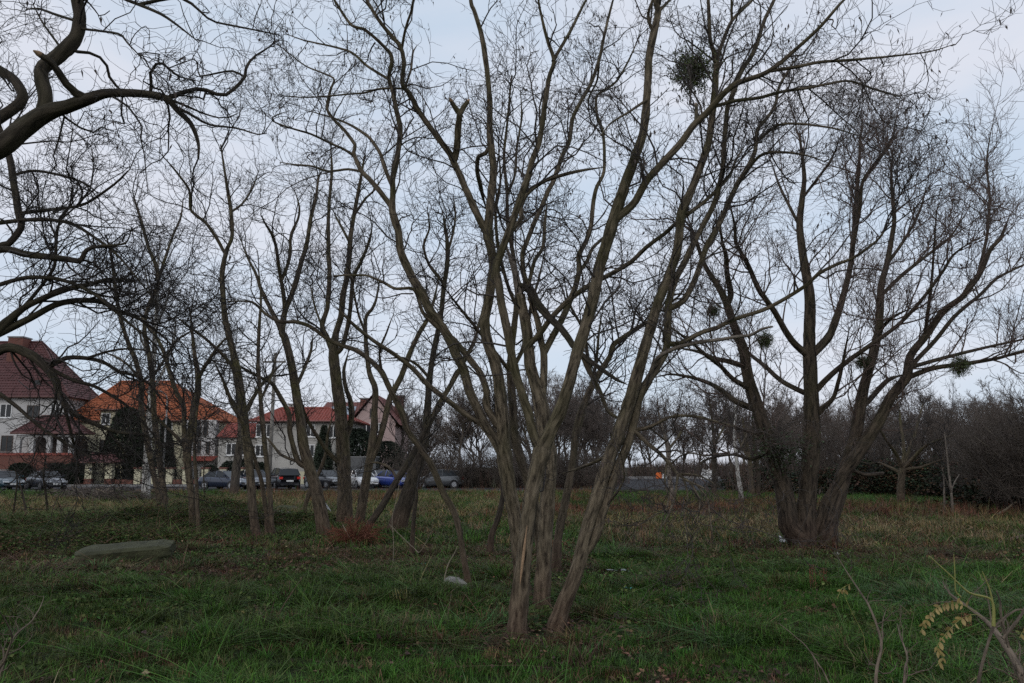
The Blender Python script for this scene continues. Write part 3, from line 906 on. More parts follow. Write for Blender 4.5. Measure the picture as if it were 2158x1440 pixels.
build_tree('row_tree', 'dark stem leaning hard over behind the red dead brush', 'tree', [
    '0.5|764,1140,17 780,1104,15 804,1069,15 831,1022,14 862,971,14 885,930,11 905,890,8 930,860,5',
    '0.8|840,1010,7 820,985,6 790,975,4 760,985,3',
], 'row', seed=42, twigs=1.3, bark_of={0: 'dark'}, group='trees of the row towards the street')
build_tree('row_tree', 'broad dark trunk leaning over, with a flared foot', 'tree', [
    '0.4|834,1124,48 845,1085,36 859,1045,32 874,998,28 886,959,24 894,928,22 900,880,17 905,802,13 914,740,12 928,674,11 935,608,10 943,550,10 942,506,8 935,460,5',
    '1.2|893,930,14 900,906,13 922,858,12 944,821,11 962,791,10 999,721,8 1010,680,5 1020,640,3',
    '-1.3|938,600,7 905,560,6 893,520 905,480,4 900,440,2',
    '1.0|943,530,6 955,490 960,450,4 955,410,2',
    '-1.2|905,802,7 880,770 850,755,5 810,757,3',
], 'row', seed=43, twigs=1.3, bark_of={0: 'dark'}, group='trees of the row towards the street')
build_tree('snag', 'short dark dead snag standing in leaf litter near the arching locust', 'tree', [
    '0.1|868,1175,12 870,1120,10 874,1075,9 878,1040,7 868,1010,4 862,985,2',
], 'row', seed=44, twigs=0.7, bark_of={0: 'dark'})
build_tree('snag', 'small dark crooked tree behind the clump, seen between the stems', 'tree', [
    '0.2|1032,1168,15 1037,1124,13 1050,1092,12 1060,1044,11 1058,1000,9 1050,950,7 1040,900,4',
], 'row', seed=45, twigs=1.2, bark_of={0: 'dark'})

# --- old gnarled tree reaching in overhead and the dense thorn tree below it
build_tree('gnarled_tree', 'gnarled old locust reaching in overhead with twisted dark limbs and a sawn stub', 'tree', [
    '-0.4|-560,1520,90 -560,1200,70 -500,900,62 -380,600,56 -250,440,50 -120,370,44 0,311,42 49,272,40 97,238,36 146,224,28 185,209,26 224,197,20 292,197,17 350,207,14 374,233,12 403,262,10 418,301,7 418,335,4',
    '0.5|90,243,34 96,215,31 95,194,30 88,165,29 92,142,28 126,117,30 160,78,29 168,44,27 163,0,25',
    '-0.3|185,212,18 165,200,17 146,185,16 130,165,15 118,143,15 100,125,14 84,115,13',
    '0.6|-250,440,34 -120,330,26 0,248,23 39,219,22 46,200,21 29,170,20 0,150,18 -60,110,12',
    '0.3|350,203,11 418,187,9 467,202,8 491,190,8 515,165,7 520,140 535,121,5 560,105,4 583,88,2',
    '-0.3|321,197,8 319,175,7 316,156,6 335,131,6 360,148,5 375,160,4 410,170,3',
    '0.3|156,114,8 175,113,7 194,112 215,125,6 224,136 231,165,6 245,182 262,198,5',
    '-0.5|178,66,6 205,65,5 253,73,5 270,92 297,120,2.5',
    '0.4|150,45,6 120,32,6 83,19,5 55,20,2.5',
    '0.3|126,100,5 105,70 88,45,4 70,10,2',
    '-0.3|370,225,7 400,240 440,262,5 500,270,4 545,283 562,280,2',
    '0.3|120,250,5 160,265 200,280,4 215,268 240,277,2',
    '-0.2|350,205,6 395,225,5 430,240 470,250,3 500,240,2',
    '0.4|515,165,5 490,150 440,158,4 420,160 415,130,3',
    '-0.4|163,3,9 210,-20,8 280,5,7 340,30,6 385,62,4 420,90,2',
    '0.3|300,-10,8 380,-5,7 430,30,5 448,45 520,60,4 590,75,2',
    '0.2|258,205,4 255,250 262,262 240,255,3',
    '0.2|126,258,4 122,300 112,330,3 120,352,2',
], 'gnarl', D=6.3, seed=51, spread=0.22, twigs=1.35, stub_ends=(2,), no_twig=(2,), furrow_amp=0.6)
build_tree('thorn_tree', 'dense dark thorn tree with long arching boughs half hiding the red roofed house', 'tree', [
    '0.0|-220,1300,60 -200,1100,50 -150,900,44 -90,780,38 -20,712,26 45,653,15 98,626,13 147,608,12 192,599,10 230,588,7 270,590,4',
    '0.5|-15,705,18 67,670,14 116,644,13 161,635,12 214,637,11 250,657,9 290,672,7 330,700,5 370,735,2.5',
    '-0.3|-95,785,30 0,738,21 33,736,20 69,752,20 94,774,17 117,805,15 125,836,13 150,869,11 194,891,9 250,910,7 305,916,5 350,945,3',
    '0.5|100,776,11 139,755,10 180,755,9 217,763,8 250,783,7 289,794,6 325,820,4 350,860,2',
    '-0.4|-150,900,34 -120,700,28 -60,580,20 0,528,15 58,537,14 107,543,13 147,548,12 170,550,11 183,528,9 210,519,7 265,512,4 280,480,2',
    '0.6|-60,575,18 0,520,14 18,514,14 45,479,14 40,447,15 31,389,14 24,340,14 10,290,10 0,260,8',
    '-0.2|40,450,9 80,445,8 130,440,7 180,430,6 240,390,5 270,360,3',
    '0.3|28,370,7 70,360,6 120,368,6 175,385,5 210,410,3',
    '0.3|45,653,8 90,600,7 115,560,7 118,510,6 125,470,5 160,420,3',
    '-0.4|0,470,10 40,465,9 90,462,8 150,470,7 200,500,6 250,540,5 300,600,4 340,650,2.5',
    '0.4|130,850,8 150,920,6 160,960,5 165,1000,3',
    '-0.2|0,830,9 40,862,8 90,905,6 140,935,5 190,965,4 230,1000,2.5',
    '0.3|194,891,6 225,905,5 260,950,4 275,985,2',
    '-0.5|180,755,6 230,740,5 280,735,4 330,745,3 380,770,2',
    '0.3|100,776,9 150,800,8 200,815,7 260,850,6 300,890,5 340,940,3',
    '-0.4|0,600,10 60,585,9 130,590,8 200,620,7 270,680,6 320,720,4 360,780,2',
], 'bush', D=9.2, seed=52, spread=0.18, twigs=0.98)

# --- the big willow
build_tree('willow_tree', 'massive multi trunked willow with rust stained foot on the open grass', 'tree', [
    '0.0|1698,1152,66 1696,1115,50 1696,1082,42 1704,1025,38 1709,960,38 1711,900,36 1710,850,33 1707,775,29 1705,712,25 1707,650,23 1705,612,21 1692,537,17 1685,475,14 1690,425,12 1695,375,9 1690,325,7 1684,280,4',
    '-0.6|1670,1150,56 1665,1110,46 1659,1080,42 1652,1040,37 1642,1000,36 1629,950,33 1612,904,30 1596,855,27 1582,812,26 1574,775,24 1570,745,22 1562,720,20 1550,692,18 1540,662,17 1532,637,15 1512,600,13 1495,575,11 1480,545,9 1460,487,7 1440,460,4',
    '0.6|1738,1150,54 1744,1108,44 1751,1080,40 1765,1040,36 1779,1000,32 1796,943,27 1807,900,25 1820,821,22 1843,737,19 1852,696,17 1856,634,15 1858,598,14 1870,554,12 1880,500,10 1885,461,9 1879,381,6 1882,310,3',
    '-0.8|1716,1150,26 1722,1105,20 1738,1060,17 1758,1030,19 1779,995,24 1800,968,28 1825,932,26 1850,893,24 1879,835,22 1910,795,20 1919,750,17 1950,710,15 1990,656,14 2030,625,12 2066,576,11 2088,527,9 2111,500,7 2130,450,4',
    '-1.8|1538,640,13 1540,620,13 1532,575,11 1530,537,9 1522,507,6 1518,460,3',
    '1.5|1566,775,12 1537,762,11 1505,755,9 1475,742,7 1440,735,4 1400,725,2',
    '-2.0|1576,825,12 1545,800,10 1520,775,9 1495,755,8 1460,725,6 1420,695,4 1380,680,2',
    '1.8|1592,867,14 1550,845,12 1517,820,10 1487,805,8 1455,795,7 1412,790,4 1370,800,2',
    '-2.2|1707,755,16 1675,725,14 1655,697,13 1632,657,12 1600,612,11 1577,562,10 1550,512,8 1547,475,6 1535,420,3',
    '1.8|1712,755,19 1745,712,17 1765,662,15 1780,612,13 1792,557,11 1798,481,9 1806,381,7 1810,300,5 1816,240,3',
    '-1.6|1795,560,8 1812,441,8 1820,381,7 1869,312,5 1890,270,3',
    '2.0|1708,840,12 1650,805,10 1612,772,9 1580,747,7 1550,720,4',
    '-2.0|1716,832,14 1742,800,12 1770,775,11 1803,750,10 1847,719,9 1892,687,8 1923,656,8 1954,620,7 1990,571,6 2012,536,5 2057,504,3',
    '-1.4|1722,880,14 1735,860,12 1757,837,9 1770,790,8 1780,740,5 1790,690,3',
    '1.4|1915,785,11 1923,768,10 1968,719,9 2012,665,8 2066,620,7 2102,585,6 2158,558,4',
    '-1.4|1905,797,12 1968,777,10 2035,768,9 2102,757,7 2158,741,5',
    '1.2|1918,775,9 1990,754,8 2079,732,6 2158,715,4',
    '1.0|1814,862,12 1829,848,11 1870,804,10 1905,790,9',
    '-1.5|1640,930,9 1600,962,8 1580,967,7 1549,958,6 1520,960,6 1492,967,5 1475,978,5 1467,1000,4 1455,1030,2',
    '1.4|1640,935,10 1625,925,8 1587,912,7 1537,897,6 1490,885,4',
    '1.8|1856,620,8 1900,580,8 1950,540,6 2000,500,5 2040,440,3',
    '-1.8|1690,420,6 1720,380 1750,340,5 1770,290,3',
    '1.5|1685,470,7 1660,430 1640,390,5 1620,330,3',
    '-1.5|1850,700,8 1880,670,7 1920,650,5',
    '1.6|1870,554,7 1910,500 1940,440,5 1955,380,3',
    '-1.6|1950,708,8 1958,640,7 1965,570,5 1970,500,4 1975,430,3',
    '1.5|2064,580,8 2080,500,6 2086,420,5 2080,340,4 2090,270,2',
    '0.5|1790,985,9 1820,1000,8 1860,998,7',
], 'willow', seed=61, spread=0.25, twigs=1.05, thick_from=0.10, furrow_amp=0.5, no_twig=(27,))

# ================================================================== the street: houses, fences, cars
def X(x, D): return float(px(x, 985, D)[0][0])
def Z(y, D): return float(px(CX, y, D)[0][2])


M['tile_orange'] = plain('orange_roof_tile', (0.33, 0.10, 0.042), 0.75, 0.28, 4, bump=0.3, bscale=8)
M['tile_red'] = plain('red_roof_tile', (0.25, 0.062, 0.045), 0.7, 0.22, 3, bump=0.3, bscale=8)
M['tile_dark'] = plain('dark_red_roof_tile', (0.088, 0.032, 0.030), 0.6, 0.3, 3, bump=0.3, bscale=8)
M['tile_old'] = plain('old_roof_tile', (0.20, 0.085, 0.075), 0.8, 0.25, 3, bump=0.3, bscale=8)
M['render_white'] = plain('white_render', (0.50, 0.49, 0.48), 0.9, 0.12, 0.8)
M['render_cream'] = plain('cream_render', (0.56, 0.52, 0.37), 0.9, 0.1, 0.8)
M['render_grey'] = plain('grey_render', (0.40, 0.385, 0.355), 0.95, 0.16, 0.7)
M['render_pink'] = plain('pink_render', (0.46, 0.34, 0.32), 0.9, 0.1, 0.8)
M['frame_white'] = plain('white_window_frame', (0.75, 0.75, 0.74), 0.5, 0.05)
M['frame_brown'] = plain('brown_window_frame', (0.07, 0.045, 0.035), 0.5, 0.1)
M['iron'] = plain('dark_iron', (0.018, 0.018, 0.02), 0.5, 0.2, metal=0.6)
M['gutter'] = plain('gutter_metal', (0.11, 0.05, 0.04), 0.5, 0.2)
M['solar'] = plain('solar_glass', (0.25, 0.30, 0.36), 0.08, 0.15, 2, spec=0.9)
m, n, l, b = nodes_of('brick')
tc = n.new('ShaderNodeTexCoord'); mpg = n.new('ShaderNodeMapping'); mpg.inputs['Rotation'].default_value = (R(90), 0, 0)
bt = n.new('ShaderNodeTexBrick'); bt.inputs['Scale'].default_value = 4.0
bt.inputs['Color1'].default_value = (0.17, 0.052, 0.034, 1); bt.inputs['Color2'].default_value = (0.13, 0.042, 0.029, 1); bt.inputs['Mortar'].default_value = (0.14, 0.115, 0.10, 1)
l.new(tc.outputs['Object'], mpg.inputs['Vector']); l.new(mpg.outputs['Vector'], bt.inputs['Vector']); l.new(bt.outputs['Color'], b.inputs['Base Color'])
b.inputs['Roughness'].default_value = 0.9
M['brick'] = m
m, n, l, b = nodes_of('window_glass')
b.inputs['Base Color'].default_value = (0.02, 0.024, 0.028, 1); b.inputs['Roughness'].default_value = 0.12; b.inputs['Specular IOR Level'].default_value = 0.35
nz = n.new('ShaderNodeTexNoise'); nz.inputs['Scale'].default_value = 1.3
bp = n.new('ShaderNodeBump'); bp.inputs['Strength'].default_value = 0.08; l.new(nz.outputs['Fac'], bp.inputs['Height']); l.new(bp.outputs['Normal'], b.inputs['Normal'])
M['glass'] = m


def part(name, acc, mat, parent, smooth=False):
    return link(name, acc.mesh(name, smooth), M[mat] if isinstance(mat, str) else mat, parent, True)


def sub(name, acc, mat, parent, smooth=False):
    return link(name, acc.mesh(name, smooth), M[mat], parent)


def courses(acc, A, B, Cc, Dd, rise=0.33, lift=0.045, pan=0.30):
    """tile courses on the slope with eave A-B and ridge Cc-Dd, each course a lapped, pan-waved strip"""
    A, B, Cc, Dd = [np.array(v, float) for v in (A, B, Cc, Dd)]
    sl = np.linalg.norm((A + B) / 2 - (Cc + Dd) / 2)
    nn = max(3, int(sl / rise))
    nrm = np.cross(B - A, (Cc + Dd) / 2 - (A + B) / 2)
    nrm /= np.linalg.norm(nrm)
    if nrm[2] < 0: nrm = -nrm
    for i in range(nn):
        t0, t1 = i / nn, (i + 1.12) / nn
        a, b2 = A + (Cc - A) * t0, B + (Dd - B) * t0
        t1 = min(t1, 1)
        c, d = A + (Cc - A) * t1, B + (Dd - B) * t1
        w = np.linalg.norm(b2 - a)
        k = max(2, int(w / pan) * 2)
        s = np.linspace(0, 1, k + 1)[:, None]
        wave = (np.arange(k + 1) % 2)[:, None] * 0.045
        lo = a + (b2 - a) * s + nrm * (lift + wave)
        hi = c + (d - c) * s + nrm * (0.004 + wave * 0.8)
        un = a + (b2 - a) * s + nrm * -0.01
        V = np.concatenate([lo, hi, un])
        j = np.arange(k)
        acc.add(V, [np.stack([j, j + 1, j + k + 2, j + k + 1], 1), np.stack([2 * (k + 1) + j, 2 * (k + 1) + j + 1, j + 1, j], 1)])


def hip_roof(parent, x0, x1, y0, y1, ze, zr, rx0, rx1, mat, o=0.5, ry=None, name='roof'):
    x0, x1, y0, y1 = x0 - o, x1 + o, y0 - o, y1 + o
    ry = (y0 + y1) / 2 if ry is None else ry
    a = Acc()
    E = [(x0, y0, ze), (x1, y0, ze), (x1, y1, ze), (x0, y1, ze)]
    r0, r1 = (rx0, ry, zr), (rx1, ry, zr)
    courses(a, E[0], E[1], r0, r1)
    courses(a, E[1], E[2], r1, r1)
    courses(a, E[2], E[3], r1, r0)
    courses(a, E[3], E[0], r0, r0)
    # solid body under the tiles
    a.add([*E, r0, r1], [[[0, 1, 5, 4], [2, 3, 4, 5], [3, 2, 1, 0]], [[1, 2, 5], [3, 0, 4]]])
    rf = part(name, a, mat, parent)
    rc = Acc()
    for p, q in ((r0, r1), (E[0], r0), (E[1], r1), (E[2], r1), (E[3], r0)):
        if np.linalg.norm(np.array(p) - np.array(q)) > 0.05:
            rc.bar(np.array(p) + [0, 0, .05], np.array(q) + [0, 0, .06], 0.11, 8)
    sub('ridge_cap', rc, mat, rf)
    gu = Acc()
    gu.bar((x0, y0 - .06, ze), (x1, y0 - .06, ze), 0.07, 8)
    sub('gutter', gu, 'gutter', rf)
    return rf


def window(parent, x, z, w, h, yf, frame='frame_white', bars=1, sill=True, cross=False):
    """x, z centre; yf: wall face"""
    f = Acc()
    t = 0.075
    f.box(x - w / 2, x + w / 2, yf - .05, yf - .002, z + h / 2 - t, z + h / 2)
    f.box(x - w / 2, x + w / 2, yf - .05, yf - .002, z - h / 2, z - h / 2 + t)
    f.box(x - w / 2, x - w / 2 + t, yf - .05, yf - .002, z - h / 2 + t, z + h / 2 - t)
    f.box(x + w / 2 - t, x + w / 2, yf - .05, yf - .002, z - h / 2 + t, z + h / 2 - t)
    for i in range(bars):
        xx = x - w / 2 + w * (i + 1) / (bars + 1)
        f.box(xx - .04, xx + .04, yf - .047, yf - .002, z - h / 2 + t, z + h / 2 - t)
    if cross:
        f.box(x - w / 2 + t, x + w / 2 - t, yf - .044, yf - .002, z + h * .18, z + h * .18 + .05)
    wd = part('window', f, frame, parent)
    g = Acc(); g.box(x - w / 2 + t * .8, x + w / 2 - t * .8, yf - .02, yf - .006, z - h / 2 + t * .8, z + h / 2 - t * .8)
    sub('pane', g, 'glass', wd)
    if sill:
        s = Acc(); s.box(x - w / 2 - .08, x + w / 2 + .08, yf - .14, yf - .003, z - h / 2 - .07, z - h / 2 - .003)
        sub('sill', s, 'frame_white' if frame == 'frame_white' else 'kerb', wd)
    return wd


def chimney(parent, x, y, z0, z1, w, mat='brick'):
    a = Acc(); a.box(x - w / 2, x + w / 2, y - w / 2, y + w / 2, z0, z1)
    c = part('chimney', a, mat, parent)
    a = Acc(); a.box(x - w / 2 - .07, x + w / 2 + .07, y - w / 2 - .07, y + w / 2 + .07, z1 + .002, z1 + .14)
    sub('chimney_cap', a, 'kerb', c)


# --- house with the dark red roof
D = 84.0
hA = thing('house', 'white house with steep dark red roof, brick chimney and arched brick veranda', 'house', (X(40, D), D, 0))
xa0, xa1 = X(-150, D), X(128, D)
a = Acc(); a.box(xa0, xa1, D, D + 6, -.2, Z(838, D)); part('wall', a, 'render_white', hA)
hip_roof(hA, xa0, xa1, D, D + 6, Z(838, D), Z(722, D + 3), X(-70, D + 3), X(66, D + 3), 'tile_dark', 0.6)
chimney(hA, X(18, D + 2.4), D + 2.4, Z(800, D + 2), Z(714, D + 2.4), 1.55)
window(hA, X(107, D), Z(866, D), 0.95, 1.5, D, 'frame_white')
window(hA, X(60, D), Z(868, D), 1.3, 1.3, D, 'frame_brown')
window(hA, X(10, D), Z(935, D), 1.2, 1.6, D, 'frame_brown')
window(hA, X(2, D), Z(866, D), 1.2, 1.4, D, 'frame_white')
a = Acc()        # roof window
yy = D + 0.9
a.box(X(66, yy), X(80, yy), yy - .75, yy + .6, Z(818, yy), Z(818, yy) + .9)
rw = part('roof_window', a, 'tile_dark', hA)
a = Acc(); a.box(X(67.5, yy), X(78.5, yy), yy - .78, yy - .755, Z(816, yy), Z(803, yy)); sub('pane', a, 'glass', rw)
# veranda
v0, v1, vD = X(28, 81), X(150, 81), 81.0
hip_roof(hA, v0, v1, vD, D - 0.01, Z(914, vD), Z(878, vD + 1.4), v0 + 1.6, v1 - 1.6, 'tile_dark', 0.35, name='veranda_roof')
a = Acc(); a.box(X(-40, vD), v1, vD - .02, D - .02, -.2, Z(960, vD)); vb = part('veranda_base', a, 'brick', hA)
a = Acc(); a.box(X(-40, vD), v1, vD - .1, vD + .18, Z(960, vD) + .003, Z(957, vD) + .1); sub('coping', a, 'tile_red', vb)
a = Acc(); a.box(X(40, vD), v1 - .3, D - .6, D - .05, Z(958, vD), Z(917, vD)); part('veranda_back', a, 'frame_brown', hA)
for xx in (33, 62, 98, 120, 145):
    a = Acc(); a.box(X(xx, vD) - .2, X(xx, vD) + .2, vD, vD + .4, Z(960, vD) + .14, Z(917, vD)); part('veranda_pier', a, 'render_white', hA)
for p0, p1 in ((33, 62), (62, 98), (120, 145)):   # arches
    ax0, ax1 = X(p0, vD) + .2, X(p1, vD) - .2
    zt, r_ = Z(917, vD), (ax1 - ax0) / 2
    pts = [(ax0, zt)] + [(ax0 + r_ - r_ * math.cos(t), zt - .75 + .6 * math.sin(t)) for t in np.linspace(0, math.pi, 13)] + [(ax1, zt)]
    a = Acc()
    for i in range(1, 13):
        a.prism([(pts[i][0], pts[i][1]), (pts[i + 1][0], pts[i + 1][1]), (pts[i + 1][0], zt), (pts[i][0], zt)], vD + .05, vD + .35)
    part('arch', a, 'render_white', hA)

# --- house with the orange roof
D = 86.0
hB = thing('house', 'cream two storey house with bright orange hipped tile roof', 'house', (X(300, D), D, 0))
b0, b1 = X(142, D), X(458, D)
a = Acc(); a.box(b0, b1, D, D + 6.5, -.2, Z(888, D)); part('wall', a, 'render_cream', hB)
hip_roof(hB, b0, b1, D, D + 6.5, Z(888, D), Z(805, D + 3.2), X(243, D + 3.2), X(348, D + 3.2), 'tile_orange', 0.55)
a = Acc(); a.box(X(214, D), X(300, D), D - 1.0, D - .003, -.2, Z(866, D)); part('bay_wall', a, 'render_cream', hB)
hip_roof(hB, X(214, D), X(300, D), D - 1.0, D + 2.6, Z(866, D), Z(832, D + 1), X(238, D), X(276, D), 'tile_orange', 0.4, ry=D + 1.0, name='bay_roof')
a = Acc(); a.box(X(395, D), X(458, D) - .02, D - .9, D - .003, -.2, Z(886, D)); part('bay_wall', a, 'render_white', hB)
window(hB, X(226, D), Z(884, D), 0.9, 1.15, D - 1.0, 'frame_white')
window(hB, X(226, D), Z(944, D), 0.9, 1.6, D - 1.0, 'frame_brown')
window(hB, X(168, D), Z(947, D), 1.2, 1.7, D, 'frame_brown')
window(hB, X(262, D), Z(884, D), 0.9, 1.15, D - 1.0, 'frame_white')
window(hB, X(416, D), Z(905, D), 0.95, 1.7, D - .9, 'frame_brown')
window(hB, X(436, D), Z(903, D), 0.5, 1.5, D - .9, 'frame_brown', 0)
window(hB, X(424, D), Z(944, D), 0.42, 1.25, D - .9, 'frame_brown', 0)
window(hB, X(443, D), Z(944, D), 0.42, 1.25, D - .9, 'frame_brown', 0)
window(hB, X(345, D), Z(905, D), 1.3, 1.5, D, 'frame_white')
window(hB, X(345, D), Z(950, D), 1.3, 1.5, D, 'frame_white')
a = Acc()       # balcony rail
for i in range(12):
    xx = X(410, D) + i * .12
    a.bar((xx, D - 1.05, Z(921, D)), (xx, D - 1.05, Z(902, D)), .014, 4)
a.bar((X(409, D), D - 1.05, Z(902, D)), (X(409, D) + 1.45, D - 1.05, Z(902, D)), .025, 5)
part('balcony_rail', a, 'iron', hB)
a = Acc(); courses(a, (X(405, D), D - 2.6, Z(972, D)), (X(466, D), D - 2.6, Z(972, D)), (X(405, D), D - .92, Z(962, D)), (X(466, D), D - .92, Z(962, D)))
part('porch_canopy', a, 'tile_red', hB)
a = Acc(); a.box(X(406, D), X(406, D) + .25, D - 2.5, D - 2.2, -.1, Z(973, D)); part('porch_post', a, 'render_cream', hB)

# --- house with the red roof and low link
D = 82.0
hC = thing('house', 'grey rendered house with red hipped roof and a low red roofed annexe', 'house', (X(630, D), D, 0))
c0, c1 = X(538, D), X(738, D)
a = Acc(); a.box(c0, c1, D, D + 6.5, -.2, Z(889, D)); part('wall', a, 'render_grey', hC)
hip_roof(hC, c0, c1, D, D + 6.5, Z(889, D), Z(861, D + 3.2), X(588, D + 3.2), X(688, D + 3.2), 'tile_red', 0.6)
a = Acc(); a.box(X(462, D + 2), c0 - .004, D + 1.5, D + 8, -.2, Z(922, D + 1.5)); part('annexe_wall', a, 'render_grey', hC)
a = Acc(); courses(a, (X(458, D + 2), D + 1.1, Z(922, D + 1.1)), (c0 - .01, D + 1.1, Z(922, D + 1.1)), (X(458, D + 2), D + 4.6, Z(892, D + 4.6)), (c0 - .01, D + 4.6, Z(892, D + 4.6)))
courses(a, (c0 - .01, D + 8.1, Z(922, D + 1.1)), (X(458, D + 2), D + 8.1, Z(922, D + 1.1)), (c0 - .01, D + 4.6, Z(892, D + 4.6)), (X(458, D + 2), D + 4.6, Z(892, D + 4.6)))
part('annexe_roof', a, 'tile_red', hC)
a = Acc(); a.prism([(0, 0)] * 3, 0, 0) if False else None
a.box(X(462, D + 2), c0 - .006, D + 4.3, D + 4.9, Z(922, D + 1.5) + .003, Z(895, D + 4.6)); part('annexe_gable', a, 'render_grey', hC)
window(hC, X(553, D), Z(908, D), 1.55, 1.25, D, 'frame_white', 2)
window(hC, X(547, D), Z(950, D), 1.0, 1.15, D, 'frame_white')
window(hC, X(652, D), Z(908, D), 0.9, 1.2, D, 'frame_white')
window(hC, X(700, D), Z(910, D), 0.9, 1.2, D, 'frame_white')
window(hC, X(652, D), Z(950, D), 0.9, 1.2, D, 'frame_white')
window(hC, X(486, D + 1.5), Z(947, D + 1.5), 1.05, 1.2, D + 1.5, 'frame_white')
window(hC, X(516, D + 1.5), Z(947, D + 1.5), 0.9, 1.2, D + 1.5, 'frame_white')
chimney(hC, X(610, D + 4), D + 4, Z(880, D + 4), Z(854, D + 4), 0.6, 'render_grey')

# --- pink house farther back
D = 102.0
hD = thing('house', 'pink gabled house set back behind, with dull red roof, skylights and two chimneys', 'house', (X(760, D), D, 0))
a = Acc(); a.box(X(662, D), X(748, D), D, D + 9, -.2, Z(888, D)); part('wall', a, 'render_pink', hD)
a = Acc()
e0, e1, zr = Z(890, D), None, Z(848, D + 4.5)
courses(a, (X(655, D), D - .5, e0), (X(750, D), D - .5, e0), (X(668, D), D + 4.5, zr), (X(750, D), D + 4.5, zr))
courses(a, (X(750, D), D + 9.5, e0), (X(655, D), D + 9.5, e0), (X(750, D), D + 4.5, zr), (X(668, D), D + 4.5, zr))
courses(a, (X(655, D), D + 9.5, e0), (X(655, D), D - .5, e0), (X(668, D), D + 4.5, zr), (X(668, D), D + 4.5, zr))
part('roof', a, 'tile_old', hD)
for xs0, xs1 in ((684, 704), (708, 738)):
    p = lambda t, x: np.array([X(x, D), D - .5 + 5 * t, e0 + (zr - e0) * t + .14])
    q = np.array([p(.18, xs0), p(.18, xs1), p(.72, xs1), p(.72, xs0)])
    a = Acc(); a.add(np.concatenate([q, q - [0, 0, .1]]), [[[0, 1, 2, 3], [7, 6, 5, 4], [0, 4, 5, 1], [1, 5, 6, 2], [2, 6, 7, 3], [3, 7, 4, 0]]])
    part('skylight', a, 'solar', hD)
gx0, gx1, gxm = X(746, D), X(836, D), X(791, D)
a = Acc(); a.prism([(gx0, -.2), (gx1, -.2), (gx1, Z(892, D)), (gxm, Z(836, D)), (gx0, Z(892, D))], D - 2, D + 10); part('gable_wall', a, 'render_pink', hD)
a = Acc()
zt, zl = Z(834, D) + .1, Z(898, D)
courses(a, (gx0 - .6, D + 10.4, zl), (gx0 - .6, D - 2.5, zl), (gxm, D + 10.4, zt), (gxm, D - 2.5, zt))
courses(a, (gx1 + .6, D - 2.5, zl), (gx1 + .6, D + 10.4, zl), (gxm, D - 2.5, zt), (gxm, D + 10.4, zt))
part('gable_roof', a, 'tile_old', hD)
window(hD, X(776, D), Z(905, D), 1.1, 1.3, D - 2, 'frame_white')
window(hD, X(802, D), Z(905, D), 1.1, 1.3, D - 2, 'frame_white')
window(hD, X(790, D), Z(873, D), 0.9, 1.1, D - 2, 'frame_brown')
chimney(hD, X(765, D + 4), D + 4, Z(870, D), Z(836, D), 1.0)
chimney(hD, X(839, D + 4), D + 4, Z(890, D), Z(830, D), 1.1)

# --- gate with its own tiled roof, fence piers and iron panels
D = 79.6
gt = thing('gateway', 'small tiled gateway roof on two cream piers in front of the orange roofed house', 'gate', (X(206, D), D, 0.12))
for xx in (186, 229):
    a = Acc(); a.box(X(xx, D) - .34, X(xx, D) + .34, D, D + .7, .12, .62); pi = part('pier_base', a, 'brick', gt)
    a = Acc(); a.box(X(xx, D) - .31, X(xx, D) + .31, D + .03, D + .67, .622, Z(976, D)); part('pier', a, 'render_cream', gt)
hip_roof(gt, X(176, D), X(239, D), D - .3, D + 1.2, Z(975, D), Z(957, D), X(190, D), X(225, D), 'tile_dark', 0.3)
a = Acc()
for i in range(11):
    xx = X(186, D) + .38 + i * .128
    a.bar((xx, D + .35, .2), (xx, D + .35, 2.0), .022, 5)
for zz in (.3, 1.1, 1.95):
    a.box(X(186, D) + .34, X(229, D) - .34, D + .32, D + .38, zz, zz + .07)
part('gate_leaf', a, 'iron', gt)
a = Acc(); a.box(X(189, D), X(189, D) + .16, D - .015, D + .028, 1.35, 1.65); part('letter_box', a, 'frame_white', gt)
pier_x = [290, 325, 357, 392, 432, 470, 508]
prev = 236
fences = []
for i, xx in enumerate(pier_x):
    lab = ['first', 'second', 'third', 'fourth', 'fifth', 'sixth', 'last'][i]
    f = thing('fence_pier', f'cream fence pier with brick cap, {lab} one from the tiled gateway', 'pier', (X(xx, D), D, .12), 0, 'fence piers along the street')
    a = Acc(); a.box(X(xx, D) - .3, X(xx, D) + .3, D, D + .6, .12, 1.55); part('shaft', a, 'render_cream', f)
    a = Acc(); a.box(X(xx, D) - .38, X(xx, D) + .38, D - .08, D + .68, 1.552, 1.7); part('cap', a, 'brick', f)
    w = thing('iron_fence', f'iron railing on a low brick wall, leading up to the {lab} pier', 'fence', (X((prev + xx) / 2, D), D + .3, .12), 0, 'railings along the street')
    x0_, x1_ = X(prev, D) + .32, X(xx, D) - .32
    a = Acc(); a.box(x0_, x1_, D + .12, D + .48, .12, .55); part('plinth', a, 'brick', w)
    a = Acc()
    for k_ in range(int((x1_ - x0_) / .13)):
        a.bar((x0_ + .07 + k_ * .13, D + .3, .55), (x0_ + .07 + k_ * .13, D + .3, 1.5), .018, 4)
    for zz in (.65, 1.42):
        a.box(x0_, x1_, D + .275, D + .325, zz, zz + .05)
    part('railing', a, 'iron', w)
    prev = xx
